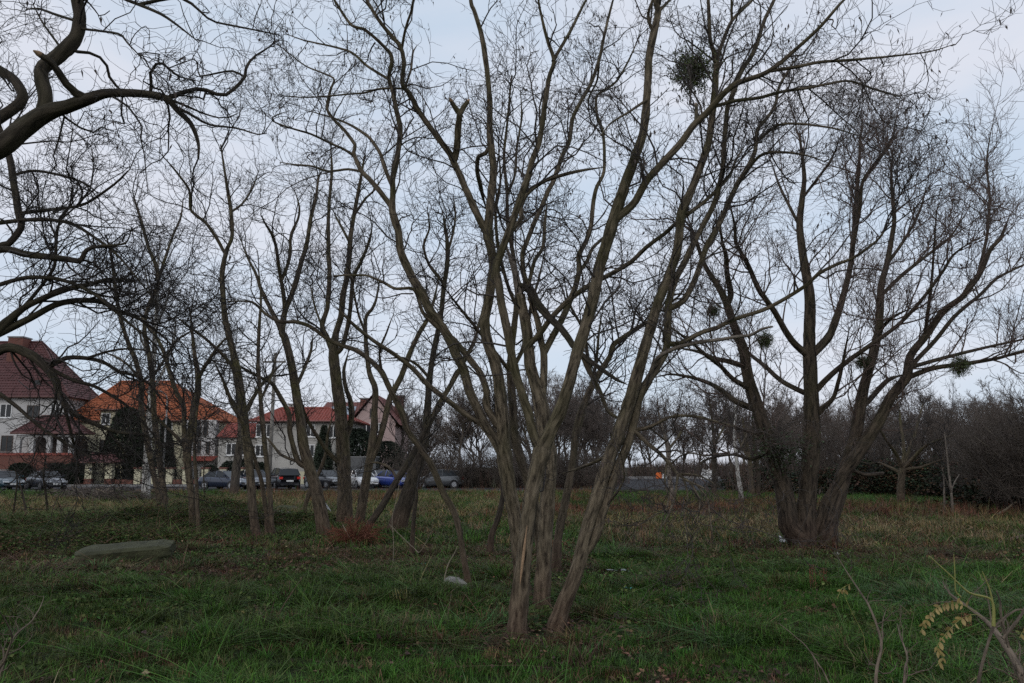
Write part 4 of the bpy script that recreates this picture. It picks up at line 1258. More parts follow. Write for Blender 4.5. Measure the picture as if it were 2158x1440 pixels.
for xx, lab in ((8, 'stout white garden pier with brick cap in front of the veranda house'), (95, 'white garden pier with brick cap behind the dark saloon car')):
    f = thing('garden_pier', lab, 'pier', (X(xx, D), D, .12))
    a = Acc(); a.box(X(xx, D) - .45, X(xx, D) + .45, D, D + .7, .12, 1.5); part('shaft', a, 'render_white', f)
    a = Acc(); a.box(X(xx, D) - .55, X(xx, D) + .55, D - .1, D + .8, 1.502, 1.75); part('cap', a, 'brick', f)
w = thing('garden_wall', 'low cream garden wall with dark grille in front of the grey house', 'wall', (X(605, 80), 80, .12))
a = Acc(); a.box(X(585, 80), X(642, 80), 80, 80.3, .12, 1.3); part('wall_body', a, 'render_cream', w)
a = Acc(); a.box(X(597, 80), X(628, 80), 79.97, 79.99, .7, 1.25); part('grille', a, 'iron', w)

# --- utility pole and street lamp
M['pole'] = plain('weathered_pole', (0.20, 0.185, 0.165), 0.9, 0.25, 3)
D = 64.0
up = thing('utility_pole', 'tall weathered grey utility pole with a cross arm among the row trees', 'pole', (X(568, D), D, 0))
a = Acc(); a.bar((X(568, D), D, -.2), (X(570, D), D, 10.5), .17, 12, .12); part('post', a, 'pole', up, True)
a = Acc(); a.box(X(570, D) - .9, X(570, D) + .9, D - .2, D - .121, 9.7, 9.84); ca = part('cross_arm', a, 'pole', up)
for k_ in (-.75, 0.4, .75):
    a = Acc(); a.bar((X(570, D) + k_, D - .16, 9.84), (X(570, D) + k_, D - .16, 10.02), .05, 8); sub('insulator', a, 'frame_white', ca)
sl = thing('street_lamp', 'pale grey street lamp with curved arm beside the birch', 'lamp', (X(344, 62), 62, 0))
a = Acc(); a.bar((X(344, 62), 62, -.1), (X(344, 62), 62, 6.6), .085, 10, .06); part('post', a, 'kerb', sl, True)
pts = np.array([[[X(344, 62) - 0.75 * (1 - math.cos(t)) , 62, 6.6 + .75 * math.sin(t)] for t in np.linspace(0, math.pi * .62, 10)]])
V, F, _ = tubes(pts, np.full((1, 10), .045), 8); a = Acc().add(V, F); part('arm', a, 'kerb', sl, True)
e = pts[0, -1]
a = Acc(); a.box(e[0] - .5, e[0] + .05, 61.88, 62.12, e[2] - .12, e[2] + .04); lh = part('lamp_head', a, 'kerb', sl)
a = Acc(); a.box(e[0] - .44, e[0] - .02, 61.91, 62.09, e[2] - .16, e[2] - .122); sub('lens', a, 'frame_white', lh)

# --- cars
M['tyre'] = plain('tyre_rubber', (0.02, 0.02, 0.021), 0.9, 0.2)
M['rim'] = plain('alloy_rim', (0.45, 0.45, 0.46), 0.35, 0.1, metal=0.8)
M['trim'] = plain('black_trim', (0.02, 0.02, 0.022), 0.6, 0.1)
M['headlight'] = plain('headlight_glass', (0.62, 0.65, 0.68), 0.1, 0.1, spec=0.8)
M['tail_red'] = plain('tail_light_red', (0.55, 0.03, 0.02), 0.2, 0.1)
M['plate'] = plain('number_plate', (0.7, 0.7, 0.68), 0.5, 0.05)


def paint(name, col):
    k_ = 'paint_' + name
    if k_ not in M:
        M[k_] = plain('paint_' + name, col, 0.28, 0.1, 1.5, metal=0.25, spec=0.5, coat=0.7)
    return k_


PROFILES = {   # x along the car (front positive), z of belt line, roof line; lengths in metres
    'sedan': dict(L=4.45, W=1.74, body=[(-2.2, .36), (-2.22, .62), (-2.15, .93), (-1.55, 1.0), (-.95, .97), (.75, .93), (1.55, .84), (2.05, .70), (2.2, .52), (2.18, .30)], roof=[(-1.62, .98), (-1.05, 1.36), (-.4, 1.43), (.25, 1.40), (1.0, .92)]),
    'hatch': dict(L=4.2, W=1.76, body=[(-2.05, .38), (-2.08, .66), (-2.02, .98), (-1.6, 1.02), (-.9, .99), (.75, .96), (1.45, .88), (1.95, .74), (2.1, .55), (2.08, .32)], roof=[(-1.98, 1.0), (-1.62, 1.40), (-.5, 1.50), (.2, 1.46), (1.0, .95)]),
    'suv': dict(L=4.5, W=1.84, body=[(-2.2, .42), (-2.22, .72), (-2.16, 1.06), (-1.7, 1.1), (-.9, 1.08), (.8, 1.05), (1.55, 1.0), (2.05, .86), (2.2, .62), (2.18, .36)], roof=[(-2.1, 1.09), (-1.75, 1.56), (-.5, 1.66), (.2, 1.62), (1.05, 1.04)]),
}


def car(label, kind, col, x, D, head, group='cars parked along the street', brake=False):
    """head: direction the front points, degrees counter-clockwise from +X"""
    S = PROFILES[kind]
    c = thing('parked_car', label, 'car', (X(x, D), D, 0.006), R(head), group)
    W2 = S['W'] / 2
    pm = M[paint(*col)]

    def lk(name, acc, mat, par=c, smooth=False):
        return link(name, acc.mesh(name, smooth), mat if not isinstance(mat, str) else M[mat], par)
    # lower body: lofted sections along x, tumblehome in plan and profile
    bx = np.array(S['body'])
    xs_ = np.linspace(bx[:, 0].min(), bx[:, 0].max(), 25)
    top = np.interp(xs_, *zip(*sorted([(p[0], p[1]) for p in S['body'][2:-2]] + [(xs_[0], S['body'][1][1]), (xs_[-1], S['body'][-2][1])])))
    end = np.clip(np.minimum(xs_ - xs_[0], xs_[-1] - xs_) / .5, 0, 1)
    wid = W2 * (0.80 + 0.20 * np.sqrt(end))
    low = 0.19 + 0.17 * (1 - np.sqrt(end))
    rings = []
    for i, xx in enumerate(xs_):
        w, t, z0 = wid[i], top[i], low[i]
        h = t - z0
        half = [(w * .86, z0), (w * .97, z0 + h * .18), (w, z0 + h * .45), (w * .985, z0 + h * .75), (w * .93, z0 + h * .94), (w * .80, t), (0, t + .025)]
        rings.append([(xx, -a_, b_) for a_, b_ in half] + [(xx, a_, b_) for a_, b_ in half[-2::-1]])
    Rg = np.array(rings)
    nr, k_ = Rg.shape[:2]
    i_, j_ = np.meshgrid(np.arange(nr - 1), np.arange(k_), indexing='ij')
    j2 = (j_ + 1) % k_
    q = np.stack([i_ * k_ + j_, i_ * k_ + j2, (i_ + 1) * k_ + j2, (i_ + 1) * k_ + j_], -1).reshape(-1, 4)
    a = Acc().add(Rg.reshape(-1, 3), [q, [list(range(k_))], [list(range((nr - 1) * k_, nr * k_))[::-1]]])
    body = lk('body', a, pm, smooth=True)
    # cabin: roof skin in paint, glass all round
    rf = S['roof']
    wr, wb = W2 * .68, W2 * .86
    P_ = [(p[0], wb if i in (0, 4) else wr, p[1]) for i, p in enumerate(rf)]
    a = Acc()
    rt = np.array([[(p[0] * .985, s * p[1] * .99, p[2]) for s in (-1, 1)] for p in P_[1:4]])
    mid = rt.mean(1) + [0, 0, .035]
    V = np.concatenate([rt[:, 0], mid, rt[:, 1]])
    a.add(V, [[[0, 1, 4, 3], [1, 2, 5, 4], [3, 4, 7, 6], [4, 5, 8, 7]]])
    lk('roof', a, pm, smooth=True)
    g0, g4 = P_[0], P_[4]

    def quad(name, pts, mat, par=c):
        pts = np.array(pts, float)
        nn = np.cross(pts[1] - pts[0], pts[2] - pts[0]); nn /= np.linalg.norm(nn)
        a = Acc().add(np.concatenate([pts, pts - nn * .02]), [[[0, 1, 2, 3], [7, 6, 5, 4], [0, 4, 5, 1], [1, 5, 6, 2], [2, 6, 7, 3], [3, 7, 4, 0]]])
        return lk(name, a, mat, par)
    quad('windscreen', [(g4[0], -wb, g4[2]), (g4[0], wb, g4[2]), (P_[3][0], wr, P_[3][2]), (P_[3][0], -wr, P_[3][2])], 'glass')
    quad('rear_window', [(g0[0], wb, g0[2]), (g0[0], -wb, g0[2]), (P_[1][0], -wr, P_[1][2]), (P_[1][0], wr, P_[1][2])], 'glass')
    zb = (g0[2] + g4[2]) / 2 + .01
    for s in (-1, 1):
        for x0_, x1_, n_ in ((-.28, g4[0] - .08, 'front_window'), (g0[0] + .1, -.36, 'back_window')):
            def topz(xx): return np.interp(xx, [p[0] for p in P_], [p[2] for p in P_]) - .04
            def topy(xx): return np.interp(topz(xx), [g0[2], P_[2][2]], [wb, wr]) + .012
            m1 = (x0_ + x1_) / 2
            xsn = np.linspace(x0_, x1_, 7)
            lo_ = np.array([(xx, s * (wb + .012), zb) for xx in xsn])
            hi_ = np.array([(xx, s * topy(xx), max(topz(xx), zb + .01)) for xx in xsn])
            a = Acc().add(np.concatenate([lo_, hi_]), [np.stack([np.arange(6), np.arange(6) + 1, np.arange(6) + 8, np.arange(6) + 7], 1)])
            lk(n_, a, 'glass')
        # pillars
        for pa, pb in (((g4[0], g4[2]), (P_[3][0], P_[3][2])), ((g0[0], g0[2]), (P_[1][0], P_[1][2])), ((-.32, zb), (-.34, P_[2][2] - .02))):
            a = Acc(); a.bar((pa[0], s * (wb + .005), pa[1]), (pb[0], s * (wr + .01), pb[1]), .04, 5); lk('pillar', a, pm)
        a = Acc(); a.box(g4[0] - .32, g4[0] - .14, s * (W2 + .08) - .09, s * (W2 + .08) + .09, zb + .02, zb + .16); lk('mirror', a, pm)
        # lights
        fx, rx = xs_[-1], xs_[0]
        a = Acc(); a.box(fx - .20, fx - .02, s * W2 * .62 - .19, s * W2 * .62 + .19, .56, .70); lk('headlight', a, 'headlight')
        tz = S['body'][2][1] - .08
        a = Acc(); a.box(rx - .02, rx + .16, s * W2 * .72 - .12, s * W2 * .72 + .12, tz - .17, tz); lk('tail_light', a, 'tail_red')
        # wheels
        for wx in (1.33, -1.3):
            a = Acc(); a.bar((wx, s * (W2 - .20), .31), (wx, s * (W2 + .015), .31), .31, 20); wh = lk('wheel', a, 'tyre')
            a = Acc(); a.bar((wx, s * (W2 + .0), .31), (wx, s * (W2 + .03), .31), .205, 14); lk('rim', a, 'rim', wh)
            a = Acc(); a.bar((wx, s * (W2 + .012), .31), (wx, s * (W2 + .02), .31), .37, 20); lk('wheel_arch', a, 'trim', body)
    a = Acc(); a.box(fx - .015, fx + .02, -.26, .26, .40, .51); lk('number_plate', a, 'plate')
    a = Acc(); a.box(rx - .025, rx + .01, -.26, .26, .62, .73); lk('number_plate', a, 'plate')
    a = Acc(); a.box(fx - .05, fx + .008, -.5, .5, .28, .38); lk('grille', a, 'trim')
    return c


car('dark teal saloon car cut off beside the veranda house', 'sedan', ('teal', (0.012, 0.045, 0.065)), 12, 64.5, -42)
car('dark grey saloon car standing alone near the tiled gateway', 'sedan', ('slate', (0.045, 0.05, 0.065)), 100, 65.0, -42)
car('navy saloon car seen mostly side on beside a leaning street tree', 'sedan', ('navy', (0.02, 0.028, 0.05)), 477, 65.5, -24)
car('dark blue estate car nosing out between the navy saloon and black hatchback', 'hatch', ('blue_grey', (0.05, 0.065, 0.09)), 536, 67.0, -55)
car('black hatchback showing its red tail lights', 'suv', ('black', (0.012, 0.012, 0.015)), 598, 65.5, 118)
car('black car with silvery windscreen facing the trees', 'hatch', ('black', (0.012, 0.012, 0.015)), 687, 69.0, -42)
car('white car half hidden behind the straight thick trunk', 'hatch', ('white', (0.6, 0.6, 0.6)), 762, 69.0, -60)
car('bright blue car between dark leaning trunks', 'sedan', ('bright_blue', (0.03, 0.06, 0.30)), 833, 69.5, -50)
car('silver car parked between the white and the bright blue one', 'hatch', ('silver', (0.40, 0.42, 0.44)), 800, 72.5, -50)
car('grey hatchback parked last in line under the thicket', 'hatch', ('grey', (0.12, 0.125, 0.13)), 922, 69.5, 190)
D = 75.0
vt = thing('box_trailer', 'dark grey box trailer parked behind the white car', 'trailer', (X(762, D), D, 0.006))
a = Acc(); a.box(X(734, D), X(792, D), D, D + 1.9, .65, Z(964, D)); part('box', a, paint('tarp', (0.045, 0.05, 0.055)), vt)
a = Acc(); a.box(X(734, D) - .05, X(792, D) + .05, D - .05, D + 1.95, Z(964, D) + .002, Z(964, D) + .08); part('roof_rim', a, 'kerb', vt)
a = Acc(); a.box(X(735, D), X(791, D), D + .2, D + 1.7, .5, .648); part('chassis', a, 'trim', vt)
for k_ in (-.5, .5):
    for yy in (D + .05, D + 1.65):
        a = Acc(); a.bar((X(763, D) + k_ * .8, yy, .31), (X(763, D) + k_ * .8, yy + .2, .31), .31, 16); part('wheel', a, 'tyre', vt)

# --- far side of the asphalt yard
M['orange_plastic'] = plain('orange_plastic', (0.75, 0.16, 0.03), 0.5, 0.1)
D = 122.0
ob = thing('road_barrier', 'orange and white plastic barrier at the far edge of the yard', 'barrier', (X(1388, D), D, 0.012))
a = Acc(); a.prism([(X(1382, D), .012), (X(1394, D), .012), (X(1393, D), .9), (X(1391, D), 1.0), (X(1385, D), 1.0), (X(1383, D), .9)], D, D + .4); part('barrier_body', a, 'orange_plastic', ob)
a = Acc(); a.prism([(X(1395, D), .012), (X(1404, D), .012), (X(1403, D), .75), (X(1396, D), .75)], D, D + .4); part('barrier_body', a, 'frame_white', ob)
a = Acc(); a.box(X(1380, D), X(1406, D), D - .2, D + .6, .012, .1); part('foot', a, 'trim', ob)
wf = thing('picket_fence', 'short white picket fence at the far edge of the yard', 'fence', (X(1492, D), D, 0.012))
for i in range(10):
    xx = X(1478, D) + i * .22
    hh = 1.25 + (.25 if i in (1, 5, 8) else 0)
    a = Acc(); a.prism([(xx - .07, .012), (xx + .07, .012), (xx + .07, hh), (xx, hh + .1), (xx - .07, hh)], D, D + .03); part('picket', a, 'frame_white', wf)
for zz in (.35, .9):
    a = Acc(); a.box(X(1478, D) - .1, X(1478, D) + 2.1, D + .032, D + .07, zz, zz + .09); part('rail', a, 'frame_white', wf)
a = Acc()
for i in range(14):
    a.box(3 + i * 2.0, 3 + i * 2.0 + 1.97, 124.5, 124.8, -.1, .35)
ke = tag(link('yard_kerb', a.mesh('yard_kerb'), M['kerb']), kind='structure')

# ================================================================== vegetation that is generated, not traced
def grown_tree(h, seed, style='tree', rmin=0.010, dens=1.0):
    """trunk and crown meshes of one bare tree in its own coordinates"""
    rng = np.random.default_rng(seed)
    if style == 'tree':
        n = 10
        tp = np.zeros((1, n, 3))
        tp[0, :, 2] = np.linspace(-0.3, h * .55, n)
        tp[0, 1:, :2] = rng.normal(0, h * .012, (n - 1, 2)).cumsum(0)
        tr = (h * 0.018 * (1 - 0.75 * np.linspace(0, 1, n)))[None]
        tr[0, 0] *= 1.3
        V, F, bk = tubes(tp, tr, 10)
        tm = Acc().add(V, F, bk)
        P1, R1 = spawn(tp, tr, 13, (h * .35, h * .62), 34, .12, 9, .3, 1.0, .62, (h * .005, h * .011), .2, .07, rng, .35)
        V, F, bk = tubes(P1, R1, 6)
        tm.add(V, F, bk)
        n2, l2, n3, l3, n4, l4 = 95, (h * .12, h * .3), 800, (h * .05, h * .13), 3000, (h * .02, h * .06)
        a2, up = 38, .07
    else:
        k = 16 if style == 'shrub' else 9
        n = 8
        ang = rng.uniform(0, 2 * np.pi, k)
        lean = rng.uniform(.05, .55 if style == 'shrub' else .3, k)
        t = np.linspace(0, 1, n)
        tp = np.zeros((k, n, 3))
        tp[:, :, 2] = -0.15 + t[None] * h * rng.uniform(.5, .8, k)[:, None]
        off = t[None] ** 1.3 * (lean * h)[:, None]
        tp[:, :, 0] = np.cos(ang)[:, None] * (off + .12) + rng.normal(0, .03, (k, n)).cumsum(1)
        tp[:, :, 1] = np.sin(ang)[:, None] * (off + .12) + rng.normal(0, .03, (k, n)).cumsum(1)
        tr = h * .009 * rng.uniform(.6, 1.2, k)[:, None] * (1 - .7 * t)[None]
        V, F, bk = tubes(tp, tr, 6)
        tm = Acc().add(V, F, bk)
        P1, R1 = tp, tr
        n2, l2, n3, l3, n4, l4 = 150, (h * .15, h * .38), 1000, (h * .07, h * .17), 2600, (h * .03, h * .09)
        a2, up = 42, .05
    cm = Acc()
    P2, R2 = spawn(P1, R1, int(n2 * dens), l2, a2, .2, 7, .15, 1, .6, (rmin * 1.4, h * .005), .3, up, rng, .3)
    V, F, bk = tubes(P2, R2, 4); cm.add(V, F, bk)
    P3, R3 = spawn(P2, R2, int(n3 * dens), l3, 42, .25, 5, .1, 1, .6, (rmin, rmin * 1.5), .5, up, rng, .3)
    V, F, bk = tubes(P3, R3, 3, cap=False); cm.add(V, F, bk)
    P4, R4 = spawn(P3, R3, int(n4 * dens), l4, 42, .25, 4, .1, 1, .8, (rmin * .75, rmin), .6, up, rng, .3)
    V, F, bk = tubes(P4, R4, 3, cap=False); cm.add(V, F, bk)
    return tm.mesh('trunk', True, True), cm.mesh('crown', True, True)


def place_grown(name, label, cat, meshes, x, D, s=1.0, rz=0.0, group=None, mats=('far', 'twig_far'), at_x=None):
    xx = X(x, D) if at_x is None else at_x
    t = thing(name, label, cat, (xx, D, float(height(xx, D))), rz, group)
    t.scale = (s, s, s)
    for me, nm, mt in zip(meshes, ('trunk', 'crown'), mats):
        o = bpy.data.objects.new(nm, me)
        C.objects.link(o)
        o.parent = t
        if len(me.materials) == 0:
            me.materials.append(M[mt])
    return t


RG = np.random.default_rng(77)
far_v = [grown_tree(10, 100 + i, 'tree', 0.017, .85) for i in range(4)]
mid_v = [grown_tree(9, 120 + i, 'tree', 0.011) for i in range(1)]
shr_v = [grown_tree(4.0, 140 + i, 'shrub', 0.009, .8) for i in range(2)]
thk_v = [grown_tree(5.0, 150 + i, 'shrub', 0.009, 1.0) for i in range(2)]

# wood beyond the yard
LB_F = 'bare brown tree in the far wood beyond the asphalt yard'
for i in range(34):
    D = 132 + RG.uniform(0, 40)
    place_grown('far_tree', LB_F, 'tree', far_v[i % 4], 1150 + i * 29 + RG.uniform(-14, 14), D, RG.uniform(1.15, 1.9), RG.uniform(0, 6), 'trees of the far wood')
LB_M = 'bare tree in the tangled belt behind the parked cars and the clump'
for i in range(16):
    D = 84 + RG.uniform(0, 22)
    place_grown('belt_tree', LB_M, 'tree', far_v[(i * 3 + 1) % 4], 850 + i * 29 + RG.uniform(-9, 9), D, RG.uniform(.8, 1.35), RG.uniform(0, 6), 'trees of the tangled belt')
for x_, D, s, lb in ((418, 112, 1.0, 'bare tree rising behind the end of the orange roof'), (470, 118, 1.05, 'bare tree rising behind the low red roofed annexe'), (505, 112, 1.0, 'bare tree showing between the annexe roof and the slim row tree'),
                     (540, 125, 1.2, 'taller bare tree behind the grey house end wall'), (615, 118, .95, 'bare tree over the middle of the red hipped roof'), (720, 130, 1.1, 'bare tree behind the skylights of the pink house'),
                     (868, 112, 1.0, 'bare tree just past the chimney of the pink gable'), (895, 118, .9, 'bare tree behind the broad leaning trunk, past the pink house'), (120, 118, 1.2, 'bare tree in the gap between veranda house and orange roof'), (170, 122, 1.1, 'bare tree behind the lower slope of the orange roof')):
    place_grown('garden_tree', lb, 'tree', far_v[int(x_) % 4], x_, D, s, RG.uniform(0, 6), 'trees behind the houses')
LB_S = 'bare brown shrub in the thicket bordering the asphalt yard'
for i in range(22):
    D = 63 + RG.uniform(0, 18)
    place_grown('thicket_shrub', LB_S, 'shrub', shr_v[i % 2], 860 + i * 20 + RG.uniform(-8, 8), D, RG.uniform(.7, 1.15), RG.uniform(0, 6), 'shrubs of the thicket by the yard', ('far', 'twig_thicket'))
LB_R = 'dense dark bare shrub of the thicket beyond the willow'
for i in range(26):
    D = 52 + RG.uniform(0, 26)
    place_grown('wood_edge_shrub', LB_R, 'shrub', thk_v[i % 2], 1640 + i * 24 + RG.uniform(-8, 8), D, RG.uniform(.6, 1.2), RG.uniform(0, 6), 'shrubs beyond the willow', ('far', 'twig_thicket'))
LB_T = 'tall bare tree standing in the dark thicket beyond the willow'
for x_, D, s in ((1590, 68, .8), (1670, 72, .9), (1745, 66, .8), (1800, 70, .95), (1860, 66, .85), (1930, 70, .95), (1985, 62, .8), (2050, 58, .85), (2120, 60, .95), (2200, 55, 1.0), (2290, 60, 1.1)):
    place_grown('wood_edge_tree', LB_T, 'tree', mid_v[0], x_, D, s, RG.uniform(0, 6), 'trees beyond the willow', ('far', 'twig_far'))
LB_E = 'very dark dense shrub of the near hedge at the field edge'
for x_, D, s in ((2105, 31, .72), (2150, 29, .85), (2200, 30, .95), (2075, 36, .7), (2130, 36, .85), (2185, 34, 1.0), (2240, 28, 1.0), (2290, 30, 1.1), (2040, 42, .72), (2100, 43, .9), (2160, 42, 1.0)):
    place_grown('hedge_shrub', LB_E, 'shrub', thk_v[int(x_) % 2], x_, D, s, RG.uniform(0, 6), 'shrubs of the near hedge', ('dark', 'twig_thicket'))
# single trees of the middle distance
build_tree('orchard_tree', 'low spreading fruit tree on the bright grass beyond the willow', 'tree', [
    '0.0|1899,1064,18 1898,1030,16 1900,1010,15 1903,988,15',
    '-1.5|1903,990,10 1890,960,8 1870,930,6 1850,900,4 1830,880,2',
    '1.5|1903,990,10 1905,950,8 1900,910,6 1895,870,4 1890,840,2',
    '-2|1903,990,10 1925,965,8 1950,940,6 1985,925,4 2015,915,2',
    '2|1903,985,9 1920,940,8 1935,890,6 1945,850,3',
    '1.5|1901,1000,8 1875,985,6 1850,975,4 1830,978,2',
    '-1.5|1904,990,8 1940,985,6 1975,972,4 2005,965,2',
], 'row', seed=71, twigs=1.25)
build_tree('pale_tree', 'pale grey slender trunk seen through the hanging locust twigs', 'tree', [
    '0|1419,1062,12 1416,1040,11 1411,1007,10 1408,955,9 1402,920,7 1390,880,4 1385,840,2', '1.5|1408,950,6 1430,920,5 1445,890,2', '-1.5|1405,930,5 1380,910,4 1360,890,2'],
    'row', seed=72, bark_of={0: 'dead'}, twigs=1.5)
build_tree('pale_tree', 'whitish leaning trunk standing clear on red brown leaf litter', 'tree', [
    '0|1564,1058,11 1560,1030,9 1555,1000,8 1552,965,8 1548,920,7 1550,870,4 1545,830,2', '1.5|1551,960,5 1570,925,4 1580,890,2'],
    'row', seed=73, bark_of={0: 'birch'}, twigs=1.3)
build_tree('dark_tree', 'straight black trunk beside the yard edge', 'tree', [
    '0|1505,1045,12 1505,1010,10 1506,970,10 1505,930,8 1500,880,5 1495,840,3', '1.5|1506,940,5 1525,900,4 1535,870,2'],
    'row', seed=74, bark_of={0: 'dark'}, twigs=1.4)
build_tree('dark_tree', 'black trunk paired with a brown one on the leaf litter', 'tree', [
    '0|1597,1047,11 1598,1015,10 1596,980,9 1590,940,7 1585,890,4', '-1.5|1597,975,5 1615,940,4 1625,900,2'], 'row', seed=75, bark_of={0: 'dark'}, twigs=1.4)
build_tree('dark_tree', 'brown trunk paired with a black one on the leaf litter', 'tree', [
    '0|1586,1047,13 1583,1010,11 1580,970,9 1572,930,7 1565,880,4', '1.5|1580,970,5 1560,935,4 1550,900,2'], 'row', seed=76, twigs=1.4)
build_tree('pale_sapling', 'thin pale forked sapling in front of the dark hedge', 'tree', [
    '0|2008,1092,6 2006,1050,5 2004,1030,5 1999,990,4 1995,950,3 1990,910,2', '0.6|2004,1035,3 2013,1015,2.5 2022,1000,1.5', '-0.6|2005,1040,3 1995,1015,2.5 1988,1000,1.5'],
    'row', seed=77, bark_of={0: 'dead', 1: 'dead', 2: 'dead'}, twigs=0.7)
build_tree('pale_sapling', 'very thin pale sapling a step behind the forked one', 'tree', [
    '0|1991,1082,4 1990,1040,4 1989,1010,3 1985,980,2'], 'row', seed=78, bark_of={0: 'dead'}, twigs=0.7)
# birch and street tree
build_tree('birch_tree', 'white barked birch with black marks and fine hanging twigs by the road', 'tree', [
    '0|306,1056,20 308,1020,17 311,970,16 314,900,15 318,840,13 323,770,11 328,690,9 332,610,7 334,540,4',
    '1.5|319,830,7 345,780,6 365,720,5 372,660,3', '-1.5|323,770,6 300,720,5 285,670,3', '1.8|328,690,6 350,640,5 362,590,3', '-1.8|330,650,5 312,600,4 305,560,2'],
    'willow', seed=79, bark_of={i: 'birch' for i in range(5)}, twigs=0.55)
build_tree('street_tree', 'grey trunk leaning beside the navy saloon car', 'tree', [
    '0|492,1045,19 497,1000,18 503,950,16 508,905,14 505,870,12 500,820,9 490,770,6 485,720,3', '2|507,890,8 530,850,6 545,800,4', '-2|503,860,7 480,830,6 465,790,3'],
    'row', seed=80, bark_of={0: 'far'}, twigs=1.2)

# --- evergreens by the houses: needle sprays over the whole crown
def evergreen(name, label, cat, x, D, h, w, seed, col, shape='cone', nleaf=5200, group=None):
    rng = np.random.default_rng(seed)
    t = thing(name, label, cat, (X(x, D), D, 0.0), 0, group)
    a = Acc(); a.bar((X(x, D), D, -.1), (X(x, D), D, h * .8), w * .05, 8, .02); part('trunk', a, 'dark', t)
    zz = rng.random(nleaf) ** .8
    if shape == 'cone':
        rr = w * (1 - zz) ** .75 * (0.55 + 0.45 * np.clip(zz * 9, 0, 1))
    else:
        rr = w * np.sqrt(np.clip(1 - (2 * zz - 1) ** 2, 0, 1)) * .9 + .1
    an = rng.uniform(0, 2 * np.pi, nleaf)
    lob = 0.72 + 0.5 * fbm(np.stack([np.cos(an) * 2, np.sin(an) * 2, zz * 6], -1), seed, 2)
    rd = rr * lob * rng.uniform(.45, 1.05, nleaf) ** .5
    p = np.stack([X(x, D) + np.cos(an) * rd, D + np.sin(an) * rd, .15 + zz * h], -1)
    out = np.stack([np.cos(an), np.sin(an), rng.normal(.1, .5, nleaf)], -1) + rng.normal(0, .5, (nleaf, 3))
    out /= np.linalg.norm(out, axis=1, keepdims=True)
    sd = np.cross(out, rng.normal(size=(nleaf, 3)))
    sd /= np.linalg.norm(sd, axis=1, keepdims=True)
    L = rng.uniform(.16, .34, (nleaf, 1)) * (h / 5) ** .3
    V = np.stack([p - out * L * .3, p + sd * L * .28 + out * L * .2, p + out * L, p - sd * L * .28 + out * L * .2], 1).reshape(-1, 3)
    k = 'leaf_' + name + str(seed)
    M[k] = plain(k, col, .8, .4, 1.5)
    link('crown', npmesh('crown', V, [np.arange(nleaf * 4).reshape(-1, 4)], False), M[k], t, True)
    return t


evergreen('spruce_tree', 'dark evergreen hiding the front of the orange roofed house', 'tree', 262, 78.9 + 4, 7.4, 1.9, 1, (0.024, 0.036, 0.018), 'ball', nleaf=6500)
evergreen('spruce_tree', 'dark evergreen next to the birch, narrower and thinner', 'tree', 345, 82.5, 6.3, 1.3, 2, (0.020, 0.028, 0.018), nleaf=5000)
evergreen('cypress_tree', 'dusty green cypress against the grey house wall', 'tree', 681, 79.0, 5.4, 1.15, 3, (0.036, 0.050, 0.030), nleaf=6000)
evergreen('yew_tree', 'blackish green yew in front of the pink house', 'tree', 752, 81.0, 5.2, 2.0, 4, (0.018, 0.028, 0.016), 'ball', 7000)
evergreen('yew_tree', 'blackish green yew by the pink gable, lower and wider', 'tree', 812, 82.0, 4.0, 2.1, 5, (0.022, 0.028, 0.018), 'ball', 6000)
for i, (x_, h_, lb) in enumerate(((443, 1.7, 'small clipped conifer nearest the garage canopy'), (482, 2.1, 'clipped conifer under the annexe window'), (515, 2.3, 'clipped conifer between the annexe and the grey house'), (546, 2.0, 'clipped conifer under the grey house window'))):
    evergreen('clipped_conifer', lb, 'shrub', x_, 80.7, h_, .75, 10 + i, (0.016, 0.026, 0.014), 'ball', 2200, 'clipped conifers along the fence')
for i, (x_, lb) in enumerate(((42, 'dark green hedge bush below the brick veranda'), (120, 'dark green hedge bush beside the dark saloon car'), (158, 'dark green hedge bush against the tiled gateway'))):
    evergreen('hedge_bush', lb, 'shrub', x_, 80.3, 1.9, 1.2, 20 + i, (0.016, 0.026, 0.014), 'ball', 3000, 'hedge bushes of the veranda house')

# --- mistletoe
M['mistletoe'] = plain('mistletoe_leaf', (0.075, 0.10, 0.032), .7, .35, 8)


def mistletoe(label, x, y, D, rpx, seed, hang=None):
    rng = np.random.default_rng(seed)
    c, mpp = px(x, y, D)
    r = rpx * mpp
    t = thing('mistletoe_clump', label, 'mistletoe', tuple(c), 0, 'mistletoe clumps')
    k = 260
    d = rng.normal(size=(k, 3)); d /= np.linalg.norm(d, axis=1, keepdims=True)
    n = 5
    P = np.zeros((k, n, 3))
    for i in range(n):
        P[:, i] = c + d * r * (i / (n - 1)) * rng.uniform(.75, 1.0, (k, 1)) + rng.normal(0, r * .03, (k, 3)) * i
    V, F, _ = tubes(P, np.full((k, n), max(.0022, r * .008)), 3)
    a = Acc().add(V, F)
    if hang:
        h0, _ = px(hang[0], hang[1], D)
        a.bar(h0, c, .008, 6)
    part('stems', a, 'twig', t)
    nl = 1900
    q = P[rng.integers(0, k, nl), rng.integers(2, n, nl)] + rng.normal(0, r * .07, (nl, 3))
    o = rng.normal(size=(nl, 3)); o[:, 2] -= .4; o /= np.linalg.norm(o, axis=1, keepdims=True)
    s = np.cross(o, rng.normal(size=(nl, 3))); s /= np.linalg.norm(s, axis=1, keepdims=True)
    L = r * .17
    V = np.stack([q, q + o * L * .5 + s * L * .16, q + o * L, q + o * L * .5 - s * L * .16], 1).reshape(-1, 3)
    lf = link('foliage', npmesh('foliage', V, [np.arange(nl * 4).reshape(-1, 4)], False), M['mistletoe'], t, True)


